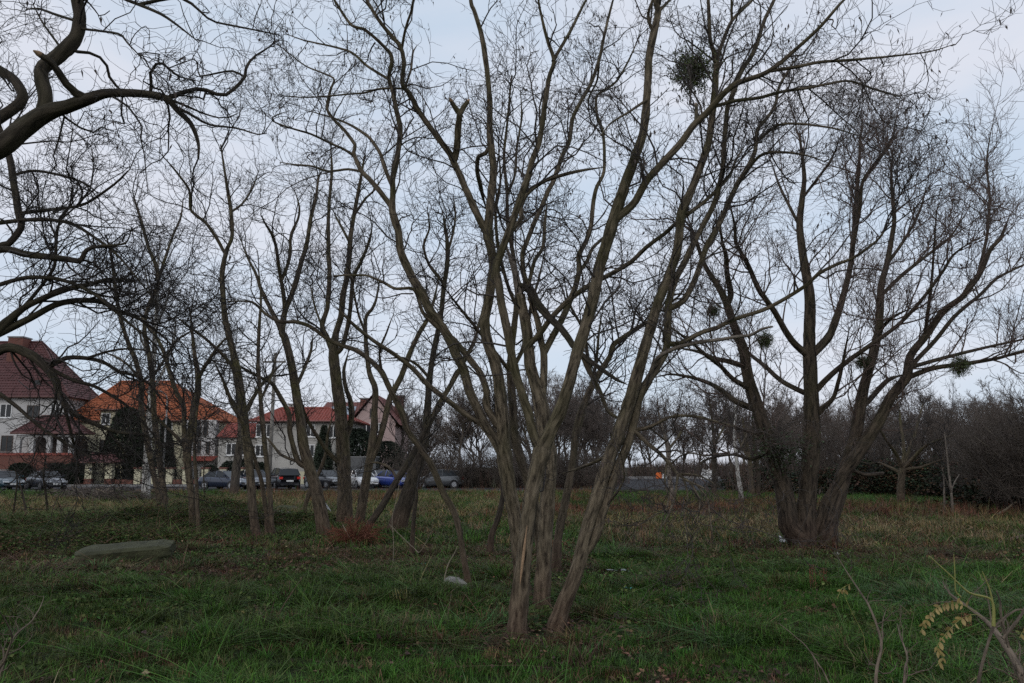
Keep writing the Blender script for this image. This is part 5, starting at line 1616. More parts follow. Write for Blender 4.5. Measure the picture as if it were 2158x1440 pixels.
mistletoe('big round mistletoe ball hanging high in the leaning locust', 1458, 146, 9.3, 50, 1, (1460, 85))
mistletoe('small mistletoe clump among the crossing limbs of the willow', 1502, 655, 17.5, 16, 2)
mistletoe('small mistletoe clump beside the middle willow limbs', 1612, 718, 18.0, 20, 3)
mistletoe('flattened mistletoe clump on the long low willow bough', 2022, 772, 17.6, 24, 4)
mistletoe('small mistletoe clump between willow trunks over the hedge', 1818, 764, 18.4, 18, 5)

# ================================================================== scattered ground cover
SRC = bpy.data.collections.new('pieces')


def blades(n, h, spread, lean, width, seed, curve=.5):
    rng = np.random.default_rng(seed)
    a = rng.uniform(0, 2 * np.pi, n)
    base = np.stack([rng.normal(0, spread, n), rng.normal(0, spread, n), np.full(n, -.01)], 1)
    d = np.stack([np.cos(a), np.sin(a), np.zeros(n)], 1)
    s = np.stack([-np.sin(a), np.cos(a), np.zeros(n)], 1)
    hh = rng.uniform(h[0], h[1], n)[:, None]
    ln = np.abs(rng.normal(0, lean, n))[:, None]
    rows = []
    for t, w in ((0, 1), (.45, .85), (.8, .5)):
        c = base + d * hh * (ln * t + curve * t * t * ln) + np.array([0, 0, 1]) * hh * (t - .35 * curve * t * t * np.minimum(ln, 1.2))
        rows += [c - s * width * w / 2, c + s * width * w / 2]
    tip = base + d * hh * (ln + curve * ln) + np.array([0, 0, 1]) * hh * (1 - .45 * curve * np.minimum(ln, 1.3))
    V = np.stack(rows + [tip], 1).reshape(-1, 3)
    o = np.arange(n)[:, None] * 7
    return V, [np.concatenate([o + [0, 1, 3, 2], o + [2, 3, 5, 4]]), o + [4, 5, 6]]


def leaves(n, size, spread, zr, seed, asp=.45, up=0.0):
    rng = np.random.default_rng(seed)
    p = np.stack([rng.normal(0, spread, n), rng.normal(0, spread, n), rng.uniform(zr[0], zr[1], n)], 1)
    o = rng.normal(size=(n, 3)) * [1, 1, .35]; o[:, 2] += up; o /= np.linalg.norm(o, axis=1, keepdims=True)
    s = np.cross(o, np.array([0, 0, 1.]) + rng.normal(0, .5, (n, 3))); s /= np.linalg.norm(s, axis=1, keepdims=True)
    nn = np.cross(s, o)
    L = rng.uniform(.7, 1.3, (n, 1)) * size
    V = np.stack([p, p + o * L * .5 + s * L * asp + nn * L * .12, p + o * L, p + o * L * .5 - s * L * asp + nn * L * .12], 1).reshape(-1, 3)
    i = np.arange(n)[:, None] * 4
    return V, [np.concatenate([i + [0, 1, 2], i + [0, 2, 3]])]


M['grass'] = tinted('grass_blade', .6)
M['leaf'] = tinted('ground_leaf', .8)


def src(name, VF, mat):
    nb = len(VF[0])
    rg = np.random.default_rng(nb)
    per = 7 if mat == 'grass' else 4
    shade = np.repeat(rg.uniform(.4, 1.75, nb // per + 1), per)[:nb]
    o = bpy.data.objects.new(name, npmesh(name, VF[0], VF[1], False, {'shade': ('FLOAT', shade)}))
    o.data.materials.append(M[mat])
    return o


def scatter(name, label, pieces, P, scale, tint, idx, seed, kind='stuff', cat=None, tilt=.12):
    rng = np.random.default_rng(seed)
    col = bpy.data.collections.new('pieces_' + name)
    for i, o in enumerate(pieces):
        o.name = f'{i:02d}_{o.name}'
        col.objects.link(o)
    n_ = len(P)
    me = bpy.data.meshes.new(name)
    me.vertices.add(n_)
    me.vertices.foreach_set('co', np.asarray(P, np.float32).ravel())
    rot = np.stack([rng.normal(0, tilt, n_), rng.normal(0, tilt, n_), rng.uniform(0, 2 * np.pi, n_)], 1)
    for k, ty, arr, pr in (('rot', 'FLOAT_VECTOR', rot, 'vector'), ('scl', 'FLOAT', scale, 'value'), ('tint', 'FLOAT_COLOR', np.concatenate([tint, np.ones((n_, 1))], 1), 'color')):
        a_ = me.attributes.new(k, ty, 'POINT'); a_.data.foreach_set(pr, np.asarray(arr, np.float32).ravel())
    a_ = me.attributes.new('idx', 'INT', 'POINT'); a_.data.foreach_set('value', np.asarray(idx, np.int32))
    o = bpy.data.objects.new(name, me)
    C.objects.link(o)
    me.materials.append(pieces[0].data.materials[0])
    ng = bpy.data.node_groups.new('scatter_' + name, 'GeometryNodeTree')
    ng.interface.new_socket('Geometry', in_out='INPUT', socket_type='NodeSocketGeometry')
    ng.interface.new_socket('Geometry', in_out='OUTPUT', socket_type='NodeSocketGeometry')
    N_, L_ = ng.nodes, ng.links
    gi, go = N_.new('NodeGroupInput'), N_.new('NodeGroupOutput')
    ci = N_.new('GeometryNodeCollectionInfo'); ci.inputs['Collection'].default_value = col; ci.inputs['Separate Children'].default_value = True; ci.inputs['Reset Children'].default_value = True
    ip = N_.new('GeometryNodeInstanceOnPoints'); ip.inputs['Pick Instance'].default_value = True

    def na(nm, ty):
        q = N_.new('GeometryNodeInputNamedAttribute'); q.data_type = ty; q.inputs['Name'].default_value = nm
        return q.outputs['Attribute']
    e2 = N_.new('FunctionNodeEulerToRotation')
    L_.new(na('rot', 'FLOAT_VECTOR'), e2.inputs[0])
    L_.new(gi.outputs[0], ip.inputs['Points'])
    L_.new(ci.outputs[0], ip.inputs['Instance'])
    L_.new(na('idx', 'INT'), ip.inputs['Instance Index'])
    L_.new(e2.outputs[0], ip.inputs['Rotation'])
    L_.new(na('scl', 'FLOAT'), ip.inputs['Scale'])
    L_.new(ip.outputs[0], go.inputs[0])
    md = o.modifiers.new('scatter', 'NODES')
    md.node_group = ng
    tag(o, label, cat, None, kind)
    return o


def fan(n_, d0, d1, rng, margin=1.5, half=.66):
    """points over the strip of ground between two distances that lies in or beside the view"""
    u = rng.random(n_)
    d = np.sqrt(d0 ** 2 + u * (d1 ** 2 - d0 ** 2))
    x = rng.uniform(-1, 1, n_) * (half * d + margin)
    return x, d


GREEN, DULL = np.array([0.048, 0.108, 0.019]), np.array([0.056, 0.080, 0.023])
BLUEG, STRAW, BROWN, RUST = np.array([0.062, 0.115, 0.040]), np.array([0.21, 0.155, 0.08]), np.array([0.115, 0.070, 0.045]), np.array([0.125, 0.052, 0.032])


def jitter(c, rng, s=.22):
    return np.clip(c * rng.normal(1, s, (len(c), 1)) * rng.normal(1, .08, c.shape), .004, .9)


def clear_of(x, d, spots):
    k = np.ones(len(x), bool)
    for sx, sy, r in spots:
        k &= (x - sx) ** 2 + (d - sy) ** 2 > r * r
    return k


rng = np.random.default_rng(5)
x, d = fan(24000, 4.6, 17.5, rng)
g, s_, lt, du = zone_cols(x, d)
keep = rng.random(len(x)) < np.clip(g * 1.1 + .28 * lt + s_, .22, 1)
x, d, g, s_, lt, du = [v[keep] for v in (x, d, g, s_, lt, du)]
pb = np.array([X(700, 13), 13])
blu = xyn(x, d, 1.7, 91)
r_ = rng.random(len(x))
col = np.where((r_ < du * .6)[:, None], DULL, GREEN)
col = np.where((blu > .58)[:, None] & (r_ > .3)[:, None], BLUEG, col)
col = np.where((rng.random(len(x)) < .07 + .75 * lt)[:, None], BROWN * .8, col)
col = np.where((rng.random(len(x)) < .05 + .6 * s_)[:, None], STRAW * .75, col)
lng = xyn(x, d, 1.1, 63)
idx = np.where(lng > .53, rng.integers(3, 5, len(x)), rng.integers(0, 3, len(x)))
sc_ = rng.uniform(.55, 1.15, len(x)) * (0.5 + .7 * lng)
for o_ in [o for o in C.objects if o.name.split('.')[0] in ('locust_tree', 'young_locust', 'row_tree', 'willow_tree')]:
    q_ = np.hypot(x - o_.location.x, d - o_.location.y)
    sc_ = sc_ * np.clip((q_ - .12) / .5, .25, 1)
pieces = [src('tuft', blades(44, (.06, .15), .07, .6, .008, 1), 'grass'), src('tuft', blades(40, (.05, .12), .075, .9, .0085, 2), 'grass'), src('tuft', blades(40, (.07, .16), .065, .5, .0075, 3), 'grass'),
          src('tuft', blades(40, (.12, .26), .06, 1.0, .009, 4, .9), 'grass'), src('tuft', blades(38, (.11, .24), .06, .9, .0095, 5, .8), 'grass')]
scatter('grass', 'short winter grass over the near ground', pieces, np.stack([x, d, height(x, d) - .01], 1), sc_, jitter(col, rng), idx, 1)

x, d = fan(21000, 17.5, 58, rng, 2)
g, s_, lt, du = zone_cols(x, d)
keep = rng.random(len(x)) < np.clip(g + s_ + .35 * lt, .2, 1)
x, d, g, s_, lt, du = [v[keep] for v in (x, d, g, s_, lt, du)]
r_ = rng.random(len(x))
col = np.where((r_ < .25 + du * .5)[:, None], DULL, GREEN * [1, .95, 1])
col = np.where((rng.random(len(x)) < s_ * .92)[:, None], STRAW, col)
col = np.where((rng.random(len(x)) < lt * .8)[:, None], RUST * .5 + BROWN * .5, col)
pieces = [src('clump', blades(48, (.08, .20), .2, .7, .013, 11), 'grass'), src('clump', blades(48, (.08, .16), .22, 1.0, .014, 12), 'grass'), src('clump', blades(42, (.14, .30), .17, .7, .012, 13, .8), 'grass')]
scatter('field_grass', 'rough grass and dry straw of the field', pieces, np.stack([x, d, height(x, d) - .01], 1), rng.uniform(.6, 1.3, len(x)), jitter(col, rng), rng.integers(0, 3, len(x)), 2)

# tall dry weeds: rusty and straw coloured stands along the road verge and at the litter edge
x, d = fan(9000, 27, 57, rng, 0)
nw = xyn(x, d, 4.0, 71)
keep = (nw > .56) | ((x > X(1380, 36)) & (d > 33) & (d < 39) & (rng.random(len(x)) < .7)) | ((x < -6) & (x > -16) & (d > 44) & (rng.random(len(x)) < .5))
keep &= ~((x < -15) & (d < 48))
x, d = x[keep], d[keep]
nn = rng.random(len(x))
col = np.where((nn < .45)[:, None], RUST * 1.1, np.where((nn < .8)[:, None], STRAW * .75, BROWN))
pieces = [src('weed', blades(16, (.25, .6), .10, .35, .012, 21), 'grass'), src('weed', blades(12, (.2, .5), .12, .5, .014, 22), 'grass')]
scatter('dry_weeds', 'tall dry rusty weeds at the far side of the field', pieces, np.stack([x, d, height(x, d) - .01], 1), rng.uniform(.5, 1.15, len(x)), jitter(col, rng), rng.integers(0, 2, len(x)), 3)

# fallen leaves
x, d = fan(14000, 4.6, 24, rng)
g, s_, lt, du = zone_cols(x, d)
keep = rng.random(len(x)) < np.clip(lt * 1.2 + .05, 0, 1)
x, d = x[keep], d[keep]
col = np.where((rng.random(len(x)) < .08)[:, None], np.array([.19, .13, .08]), np.where((rng.random(len(x)) < .5)[:, None], BROWN, np.array([.075, .05, .04])))
pieces = [src('leaf', leaves(13, .05, .16, (.0, .035), 31), 'leaf'), src('leaf', leaves(15, .042, .18, (.0, .03), 32), 'leaf'), src('leaf', leaves(11, .06, .15, (.0, .03), 33, .3), 'leaf')]
scatter('leaf_litter', 'brown fallen leaves under the trees', pieces, np.stack([x, d, height(x, d) + .005], 1), rng.uniform(.7, 1.3, len(x)), jitter(col, rng), rng.integers(0, 3, len(x)), 4)

# low broad-leaved herbs
x, d = fan(7000, 5, 20, rng)
keep = (xyn(x, d, 1.4, 83) > .52)
x, d = x[keep], d[keep]
col = np.where((rng.random(len(x)) < .5)[:, None], np.array([.05, .085, .025]), np.array([.07, .09, .03]))
pieces = [src('herb', leaves(16, .045, .07, (.02, .09), 41, .38, .3), 'leaf'), src('herb', leaves(12, .06, .06, (.01, .07), 42, .35, .2), 'leaf')]
scatter('low_herbs', 'small broad leaved weeds between the grass', pieces, np.stack([x, d, height(x, d)], 1), rng.uniform(.6, 1.2, len(x)), jitter(col, rng), rng.integers(0, 2, len(x)), 5)

# bramble and ivy mats: heaped leafy growth
def mound(x0, y0, rx, ry, hh, n_, rng):
    a = rng.uniform(0, 2 * np.pi, n_); r = np.sqrt(rng.random(n_))
    x = x0 + rx * r * np.cos(a); y = y0 + ry * r * np.sin(a)
    z = hh * (1 - r ** 2) * (0.45 + 0.9 * xyn(x, y, .9, 17)) * rng.uniform(.5, 1, n_)
    return np.stack([x, y, height(x, y) + z], 1)


pieces = [src('bramble', leaves(30, .045, .12, (-.06, .16), 51, .42, .1), 'leaf'), src('bramble', leaves(26, .055, .13, (-.06, .14), 52, .42, .1), 'leaf'), src('bramble_cane', blades(7, (.25, .55), .05, 1.1, .008, 53, 1.0), 'leaf')]
Q = [mound(X(x_, D_), D_, rx, ry, h_, n_, rng) for x_, D_, rx, ry, h_, n_ in (
    (120, 21, 3.4, 2.4, .45, 1500), (230, 18.5, 2.2, 1.6, .28, 600), (30, 17.5, 2.2, 1.8, .3, 700), (330, 23, 2.3, 1.7, .6, 1500), (440, 26.5, 2.6, 1.6, .75, 1900), (500, 24.5, 1.4, 1.2, .4, 700), (-60, 20, 3, 3, .5, 1200), (620, 25.5, 1.6, 1.0, .3, 500))]
Q = np.concatenate(Q)
col = np.where((rng.random(len(Q)) < .28)[:, None], BROWN * .8, np.where((rng.random(len(Q)) < .5)[:, None], np.array([.036, .062, .018]), np.array([.060, .080, .024])))
scatter('brambles', 'dark green bramble and ivy mats under the row trees', pieces, Q, rng.uniform(.6, 1.3, len(Q)), jitter(col, rng), rng.choice(3, len(Q), p=[.38, .36, .26]), 6)
pieces = [src('evergreen_leaf', leaves(20, .13, .24, (-.12, .3), 61, .4, .1), 'leaf'), src('evergreen_leaf', leaves(18, .12, .22, (-.1, .3), 62, .4, .1), 'leaf')]
Q = [mound(X(x_, D_), D_, rx, ry, h_, n_, rng) for x_, D_, rx, ry, h_, n_ in (
    (1860, 50.5, 5.5, 1.8, 2.2, 1500), (1990, 50, 5.0, 1.8, 2.0, 1400), (2080, 46, 4, 1.8, 2.2, 1000), (1720, 54, 4.0, 1.5, 1.6, 900), (1620, 58, 3.0, 1.5, 1.6, 600), (2150, 33.5, 2.6, 2.0, 1.6, 800), (2050, 60, 14, 3, 3.2, 1500), (1750, 66, 10, 3, 2.6, 1200))]
Q = np.concatenate(Q)
col = np.where((rng.random(len(Q)) < .35)[:, None], BROWN * .55, np.where((rng.random(len(Q)) < .5)[:, None], np.array([.022, .032, .020]), np.array([.034, .042, .026])))
scatter('undergrowth', 'dark leafy undergrowth at the foot of the wood edge', pieces, Q, rng.uniform(.6, 1.3, len(Q)), jitter(col, rng), rng.integers(0, 2, len(Q)), 7)
# bare brush haze in the belt behind the cars
pieces = [src('brush', blades(30, (.6, 1.6), .35, .35, .03, 71), 'leaf'), src('brush', blades(26, (.5, 1.3), .4, .4, .03, 72), 'leaf')]
Q = []
for x0_, x1_, d0_, d1_, n_ in ((860, 1290, 70, 84, 700), (1330, 2160, 126, 150, 1300), (1560, 2158, 56, 70, 700), (960, 1300, 86, 100, 500)):
    xx, dd = rng.uniform(x0_, x1_, n_), rng.uniform(d0_, d1_, n_)
    Xw = (xx - CX) / FPX * dd * 1.012
    Q.append(np.stack([Xw, dd, np.zeros(n_)], 1))
Q = np.concatenate(Q)
col = np.where((rng.random(len(Q)) < .5)[:, None], np.array([.115, .080, .064]), np.array([.085, .070, .060]))
scatter('brushwood', 'brown bare undergrowth of the belt and far wood', pieces, Q, rng.uniform(.7, 1.5, len(Q)) * np.where(Q[:, 1] > 100, 1.7, 1.0), jitter(col, rng), rng.integers(0, 2, len(Q)), 8)
# ivy tuft and shoots on the willow
c0, _ = px(1648, 948, 17.9)
nl = 900
q = c0 + rng.normal(0, 1, (nl, 3)) * [.28, .25, .22]
V, F = leaves(nl, .06, .001, (0, 0), 91)
V = V.reshape(nl, -1, 3) + q[:, None]
M['ivy'] = plain('ivy_leaf', (0.032, 0.05, 0.016), .6, .4, 5)
iv = thing('ivy_clump', 'green ivy clump growing on the fork of the outer willow trunk', 'ivy', tuple(c0))
link('foliage', npmesh('foliage', V.reshape(-1, 3), F, False), M['ivy'], iv, True)
k = 24
Pv = np.zeros((k, 6, 3)); dv = rng.normal(size=(k, 3)); dv /= np.linalg.norm(dv, axis=1, keepdims=True)
for i in range(6):
    Pv[:, i] = c0 + dv * .13 * i + rng.normal(0, .02, (k, 3)) + np.array([0, 0, -.02 * i * i * .4])
V, F, _ = tubes(Pv, np.full((k, 6), .006), 3)
part('stems', Acc().add(V, F), 'twig', iv)

# ================================================================== stones, litter, sticks, foreground shoots
M['moss_stone'] = plain('mossy_stone', (0.046, 0.048, 0.023), .95, .5, 5, bump=.6, bscale=25)
M['grey_stone'] = plain('grey_stone', (0.25, 0.24, 0.22), .95, .4, 8, bump=.5, bscale=40)
M['red_stone'] = plain('brown_stone', (0.20, 0.10, 0.055), .95, .4, 8, bump=.5, bscale=40)
M['teal'] = plain('teal_plastic', (0.10, 0.36, 0.33), .4, .2, 5)
M['white_rag'] = plain('white_plastic', (0.62, 0.62, 0.62), .6, .1, 5)
M['grey_rag'] = plain('grey_rag', (0.22, 0.24, 0.25), .8, .4, 20)
M['stick'] = bark('stick_bark', (0.05, 0.04, 0.033), (0.24, 0.19, 0.14), 0, scale=30)
M['pale_stick'] = plain('pale_stick', (0.20, 0.165, 0.115), .8, .3, 8)
M['rust_twig'] = plain('rust_twig', (0.17, 0.062, 0.035), .85, .4, 3)
M['shoot'] = plain('yellow_green_shoot', (0.20, 0.20, 0.055), .6, .2, 4)
M['yellow_leaf'] = plain('yellow_leaf', (0.27, 0.20, 0.07), .6, .4, 14)


def stone(name, label, cat, x, y, dims, rz, mat, seed, tilt=(0, 0), sink=.35, cuts=9, rough=.16, D=None, group=None):
    """angular lump: a subdivided block pushed about by noise, sides chamfered"""
    D = gpx(x, y) if D is None else D
    c = np.array([X(x, D), D, 0])
    bm = bmesh.new()
    bmesh.ops.create_cube(bm, size=1)
    bmesh.ops.bevel(bm, geom=bm.edges[:], offset=.12, segments=1, affect='EDGES')
    bmesh.ops.subdivide_edges(bm, edges=bm.edges[:], cuts=cuts, use_grid_fill=True)
    me = bpy.data.meshes.new(name)
    bm.to_mesh(me); bm.free()
    V = np.empty(len(me.vertices) * 3); me.vertices.foreach_get('co', V); V = V.reshape(-1, 3)
    k = fbm(V * 2.1 + seed, seed, 3)[:, None] - .5
    V = V * (1 + k * rough * 2.2)
    V += (fbm(V * 7 + 3, seed + 4, 2)[:, None] - .5) * rough * .35
    V *= np.array(dims)
    ca, sa = math.cos(tilt[0]), math.sin(tilt[0])
    V = V @ np.array([[1, 0, 0], [0, ca, -sa], [0, sa, ca]]).T
    cb, sb = math.cos(tilt[1]), math.sin(tilt[1])
    V = V @ np.array([[cb, 0, sb], [0, 1, 0], [-sb, 0, cb]]).T
    me.vertices.foreach_set('co', V.astype(np.float32).ravel())
    me.update()
    o = link(name, me, M[mat])
    o.location = (c[0], c[1], float(height(c[0], c[1])) + dims[2] * (.5 - sink))
    o.rotation_euler = (0, 0, rz)
    return tag(o, label, cat, group)


stone('stone_slab', 'long mossy stone slab lying tilted in the grass', 'stone', 279, 1196, (1.5, .66, .34), R(14), 'moss_stone', 3, (R(8), R(-4)), .02, 9, .09)
stone('stone', 'pale grey broken stone at the foot of the arching thin locust', 'stone', 962, 1250, (.30, .2, .17), R(20), 'grey_stone', 5, (.2, .2), .2, 5, .25)
stone('stone', 'rusty brown stone lying alone in the grass', 'stone', 722, 1228, (.19, .14, .12), R(50), 'red_stone', 6, (.2, .3), .2, 4, .25)
stone('stone', 'whitish boulder by the teal scrap behind the row trees', 'stone', 598, 1092, (.62, .4, .28), R(10), 'grey_stone', 7, (.1, .1), .2, 5, .25)
stone('stone', 'dull flat stone on the bare soil behind the whitish boulder', 'stone', 610, 1080, (.8, .6, .3), R(30), 'moss_stone', 8, (.1, .1), .25, 5, .25)
stone('stone', 'half buried mossy block under the ivy mound', 'stone', 462, 1092, (.9, .5, .4), R(-10), 'moss_stone', 9, (.1, .1), .3, 5, .2)


def scrap(name, label, cat, x, y, w, mat, seed, D=None, flat=.3, lift=0.0):
    """a crumpled sheet of plastic or cloth"""
    rng = np.random.default_rng(seed)
    D = gpx(x, y) if D is None else D
    n_ = 9
    u, v = np.meshgrid(np.linspace(-1, 1, n_), np.linspace(-1, 1, n_), indexing='ij')
    P = np.stack([u.ravel(), v.ravel(), np.zeros(n_ * n_)], 1)
    P[:, 2] = (fbm(P * 1.6 + seed, seed, 3) - .35) * flat * 2.2
    P[:, :2] *= (0.65 + .6 * fbm(P * 1.2 + 9 + seed, seed + 3, 2))[:, None]
    P *= w / 2
    i = (np.arange(n_ - 1)[:, None] * n_ + np.arange(n_ - 1)[None]).ravel()
    V = np.concatenate([P, P - [0, 0, .004]])
    q = np.stack([i, i + n_, i + n_ + 1, i + 1], 1)
    o = link(name, npmesh(name, V, [q, q[:, ::-1] + n_ * n_], False), M[mat])
    o.location = (X(x, D), D, float(height(X(x, D), D)) + .05 + lift)
    o.rotation_euler = (rng.normal(0, .3), rng.normal(0, .3), rng.uniform(0, 6))
    return tag(o, label, cat)


scrap('plastic_scrap', 'teal plastic scrap in the green grass beside the leaning locust', 'litter', 1320, 1261, .085, 'teal', 1, flat=.6)
scrap('plastic_scrap', 'teal plastic scrap near the dark snag in the litter', 'litter', 893, 1204, .13, 'teal', 2, flat=.5)
scrap('plastic_scrap', 'teal plastic sheet next to the whitish boulder', 'litter', 592, 1098, .35, 'teal', 3)
scrap('rag', 'grey rag lying under the hanging twigs right of the clump'.replace('right of', 'beside'), 'litter', 1302, 1219, .30, 'grey_rag', 4, flat=.35)
scrap('paper_scrap', 'white paper scrap at the foot of the willow', 'litter', 1645, 1144, .26, 'white_rag', 5, flat=.5)
scrap('paper_scrap', 'white paper scraps in the litter in front of the willow', 'litter', 1750, 1172, .16, 'white_rag', 6, flat=.5)
scrap('paper_scrap', 'pale paper scrap behind the clump stems', 'litter', 1183, 1127, .14, 'white_rag', 7, flat=.5)
scrap('plastic_bag', 'white plastic bag caught before the dark hedge', 'litter', 2103, 1070, .55, 'white_rag', 8, flat=.8, lift=.12)
scrap('grey_scrap', 'grey plastic lump in the litter behind the front trunk', 'litter', 1066, 1205, .14, 'grey_rag', 9, flat=.7)
# long white rag hanging at the thick curved tree
Dr = gpx(688, 1125) - .35
pr = np.array([px(*p, Dr)[0] for p in ((680, 1052), (685, 1062), (690, 1070), (695, 1076))])
wv = np.array([.02, .05, .06, .03])[:, None]
a = Acc()
for off in (0, .012):
    pass
Vr = np.concatenate([pr - [1, 0, -.5] * wv, pr + [1, 0, -.5] * wv]); Vr = np.concatenate([Vr, Vr + [0, .012, 0]])
i = np.arange(3)
a.add(Vr, [np.stack([i, i + 1, i + 5, i + 4], 1), np.stack([i + 12, i + 13, i + 9, i + 8], 1), np.stack([i, i + 8, i + 9, i + 1], 1), np.stack([i + 4, i + 5, i + 13, i + 12], 1)])
tag(link('rag', a.mesh('rag', True), M['white_rag']), 'white rag hanging on the low stem of the thick curved tree', 'litter')

# pale wound in the bark of the front trunk
wd = parse('1096,1232,1 1099,1205,5 1102,1180,6 1105,1155,6 1108,1130,4 1111,1108,1')
D1 = T1.location.y
pc, wr_ = [], []
for x_, y_, w_ in wd:
    p, mpp = px(x_, y_, D1 - .093)
    pc.append(p); wr_.append(w_ * mpp / 2)
pc, wr_ = catmull(np.concatenate([np.array(pc), np.array(wr_)[:, None]], 1), 24)[:, :3], np.interp(np.linspace(0, 1, 24), np.linspace(0, 1, 6), wr_)
V, F, bk = tubes(pc[None], np.maximum(wr_, .003)[None], 10)
link('bark_wound', npmesh('bark_wound', V, F, True), M['pale_wood'], T1, True)


def stick(name, label, cat, pts, w, mat, D=None, branches=0, seed=0):
    """a traced stick: photo points, all lying near one distance"""
    rng = np.random.default_rng(seed)
    q = parse(pts)
    out = []
    for i, (x_, y_, w_) in enumerate(q):
        dd = gpx(x_, y_) if D is None else D + .12 * i * (1 if seed % 2 else -1)
        p, mpp = px(x_, y_, dd)
        if D is None:
            p[2] = float(height(p[0], p[1])) + w_ * mpp * .6 + .01
        out.append([*p, w_ * mpp / 2])
    c4 = catmull(np.array(out), 24)
    c4[:, :3] += rng.normal(0, .002, (24, 3)).cumsum(0)
    t = thing(name, label, cat, tuple(c4[0, :3]))
    V, F, bk = tubes(c4[None, :, :3], np.maximum(c4[None, :, 3], .0015), 8)
    link('stem', npmesh('stem', V, F, True, {'bk': ('FLOAT_VECTOR', bk)}), M[mat], t, True)
    if branches:
        P_, R_ = spawn(c4[None, :, :3], c4[None, :, 3], branches, (.08, .4), 45, .25, 6, .2, 1, .6, (.0015, .006), .4, .05, rng)
        V, F, bk = tubes(P_, R_, 4)
        P2, R2 = spawn(P_, R_, branches * 3, (.05, .18), 45, .25, 4, .2, 1, .7, (.0011, .003), .5, .03, rng)
        V2, F2, bk2 = tubes(P2, R2, 3)
        a = Acc().add(V, F, bk).add(V2, F2, bk2)
        link('twigs', a.mesh('twigs', True, True), M[mat], t, True)
    return t


stick('fallen_branch', 'bare grey branch lying before the dark hedge', 'branch', '1925,1076,5 1960,1080,5 1990,1080,4 2005,1092,3', 4, 'stick', branches=6, seed=1)
stick('fallen_branch', 'dark fallen branch on rust brown litter at the field edge', 'branch', '2085,1150,4 2120,1138,7 2158,1132,9 2220,1128,10', 6, 'stick', branches=14, seed=2)
stick('fallen_pole', 'pale straight pole leaning out of the dark hedge', 'branch', '2100,1085,5 2120,1074,5 2142,1058,4', 4, 'pale_stick', D=29, seed=3)
stick('fallen_branch', 'short brown stick in the grass near the dock stems', 'branch', '1486,1233,4 1510,1229,5 1539,1223,3', 4, 'stick', seed=4)
stick('dead_cane', 'pale thin dead stem standing beside the grey stone', 'stem', '935,1236,2.5 938,1215,2.5 945,1190,2.2 960,1165,1.8 966,1150,1', 4, 'pale_stick', D=11.7, seed=5)
stick('dead_cane', 'long pale dead bramble cane over the leaf litter', 'stem', '820,1105,1.6 850,1135,1.8 875,1158,2 885,1165,2 905,1130,1.4 912,1108,1', 3, 'pale_stick', D=15.5, seed=6)
stick('dead_cane', 'thin pale upright stem in front of the dark leaning trunk', 'stem', '828,1200,1.8 830,1140,1.6 828,1090,1.5 838,1050,1.2 845,1010,.8', 3, 'pale_stick', D=14.5, branches=4, seed=7)
stick('fallen_branch', 'short white stick behind the leaning locust foot', 'branch', '1173,1228,2 1180,1233,3 1187,1239,3', 3, 'pale_stick', seed=8)
for i, (p_, lb) in enumerate((('100,1075,5 97,1040,5 92,1000,4 98,960,3', 'bare sapling stem in front of the dark saloon car'), ('55,1090,5 52,1060,5 45,1030,4 40,1010,2', 'short bare sapling between the two saloon cars'),
                              ('28,1085,4 32,1050,4 36,1015,3 30,985,2', 'bare forked sapling in front of the teal saloon'), ('428,1080,4 430,1040,3 428,1000,3 430,965,2', 'thin upright sapling in front of the navy saloon'))):
    stick('bare_sapling', lb, 'sapling', p_, 4, 'dark', D=24 + i, branches=9, seed=10 + i)

# grey brush piles on the dry verge
for j, (x_, y_, w_, h_, lb) in enumerate(((190, 1052, 1.9, .55, 'grey heap of cut branches with pale sticks near the kerb'), (255, 1058, 2.3, .6, 'dark heap of cut brushwood at the foot of the birch'))):
    rng = np.random.default_rng(200 + j)
    D = gpx(x_, y_)
    c = np.array([X(x_, D), D, .05])
    t = thing('brush_pile', lb, 'brush pile', tuple(c))
    k = 240
    P0 = c + np.stack([rng.normal(0, w_ * .4, k), rng.normal(0, .5, k), np.abs(rng.normal(0, h_ * .45, k))], 1)
    dv = rng.normal(size=(k, 3)) * [1, .6, .28]; dv /= np.linalg.norm(dv, axis=1, keepdims=True)
    n_ = 5
    P_ = P0[:, None] + dv[:, None] * np.linspace(-.5, .5, n_)[None, :, None] * rng.uniform(.5, 1.5, (k, 1, 1)) + rng.normal(0, .03, (k, n_, 3))
    P_[..., 2] = np.maximum(P_[..., 2], .02)
    V, F, bk = tubes(P_, np.repeat(rng.uniform(.007, .018, (k, 1)), n_, 1), 4)
    so = link('brushwood', Acc().add(V, F, bk).mesh('brushwood', True, True), M['twig_thicket' if j else 'twig_far'], t, True)
    so['kind'] = 'stuff'
    for s_ in range(3):
        a = Acc(); q0 = c + [rng.normal(0, w_ * .3), -.4, .15 + .1 * s_]
        a.bar(q0, q0 + [rng.uniform(-.8, 1), rng.uniform(-.3, .3), rng.uniform(.2, .6)], .02, 6); part('pale_stick', a, 'pale_stick', t)
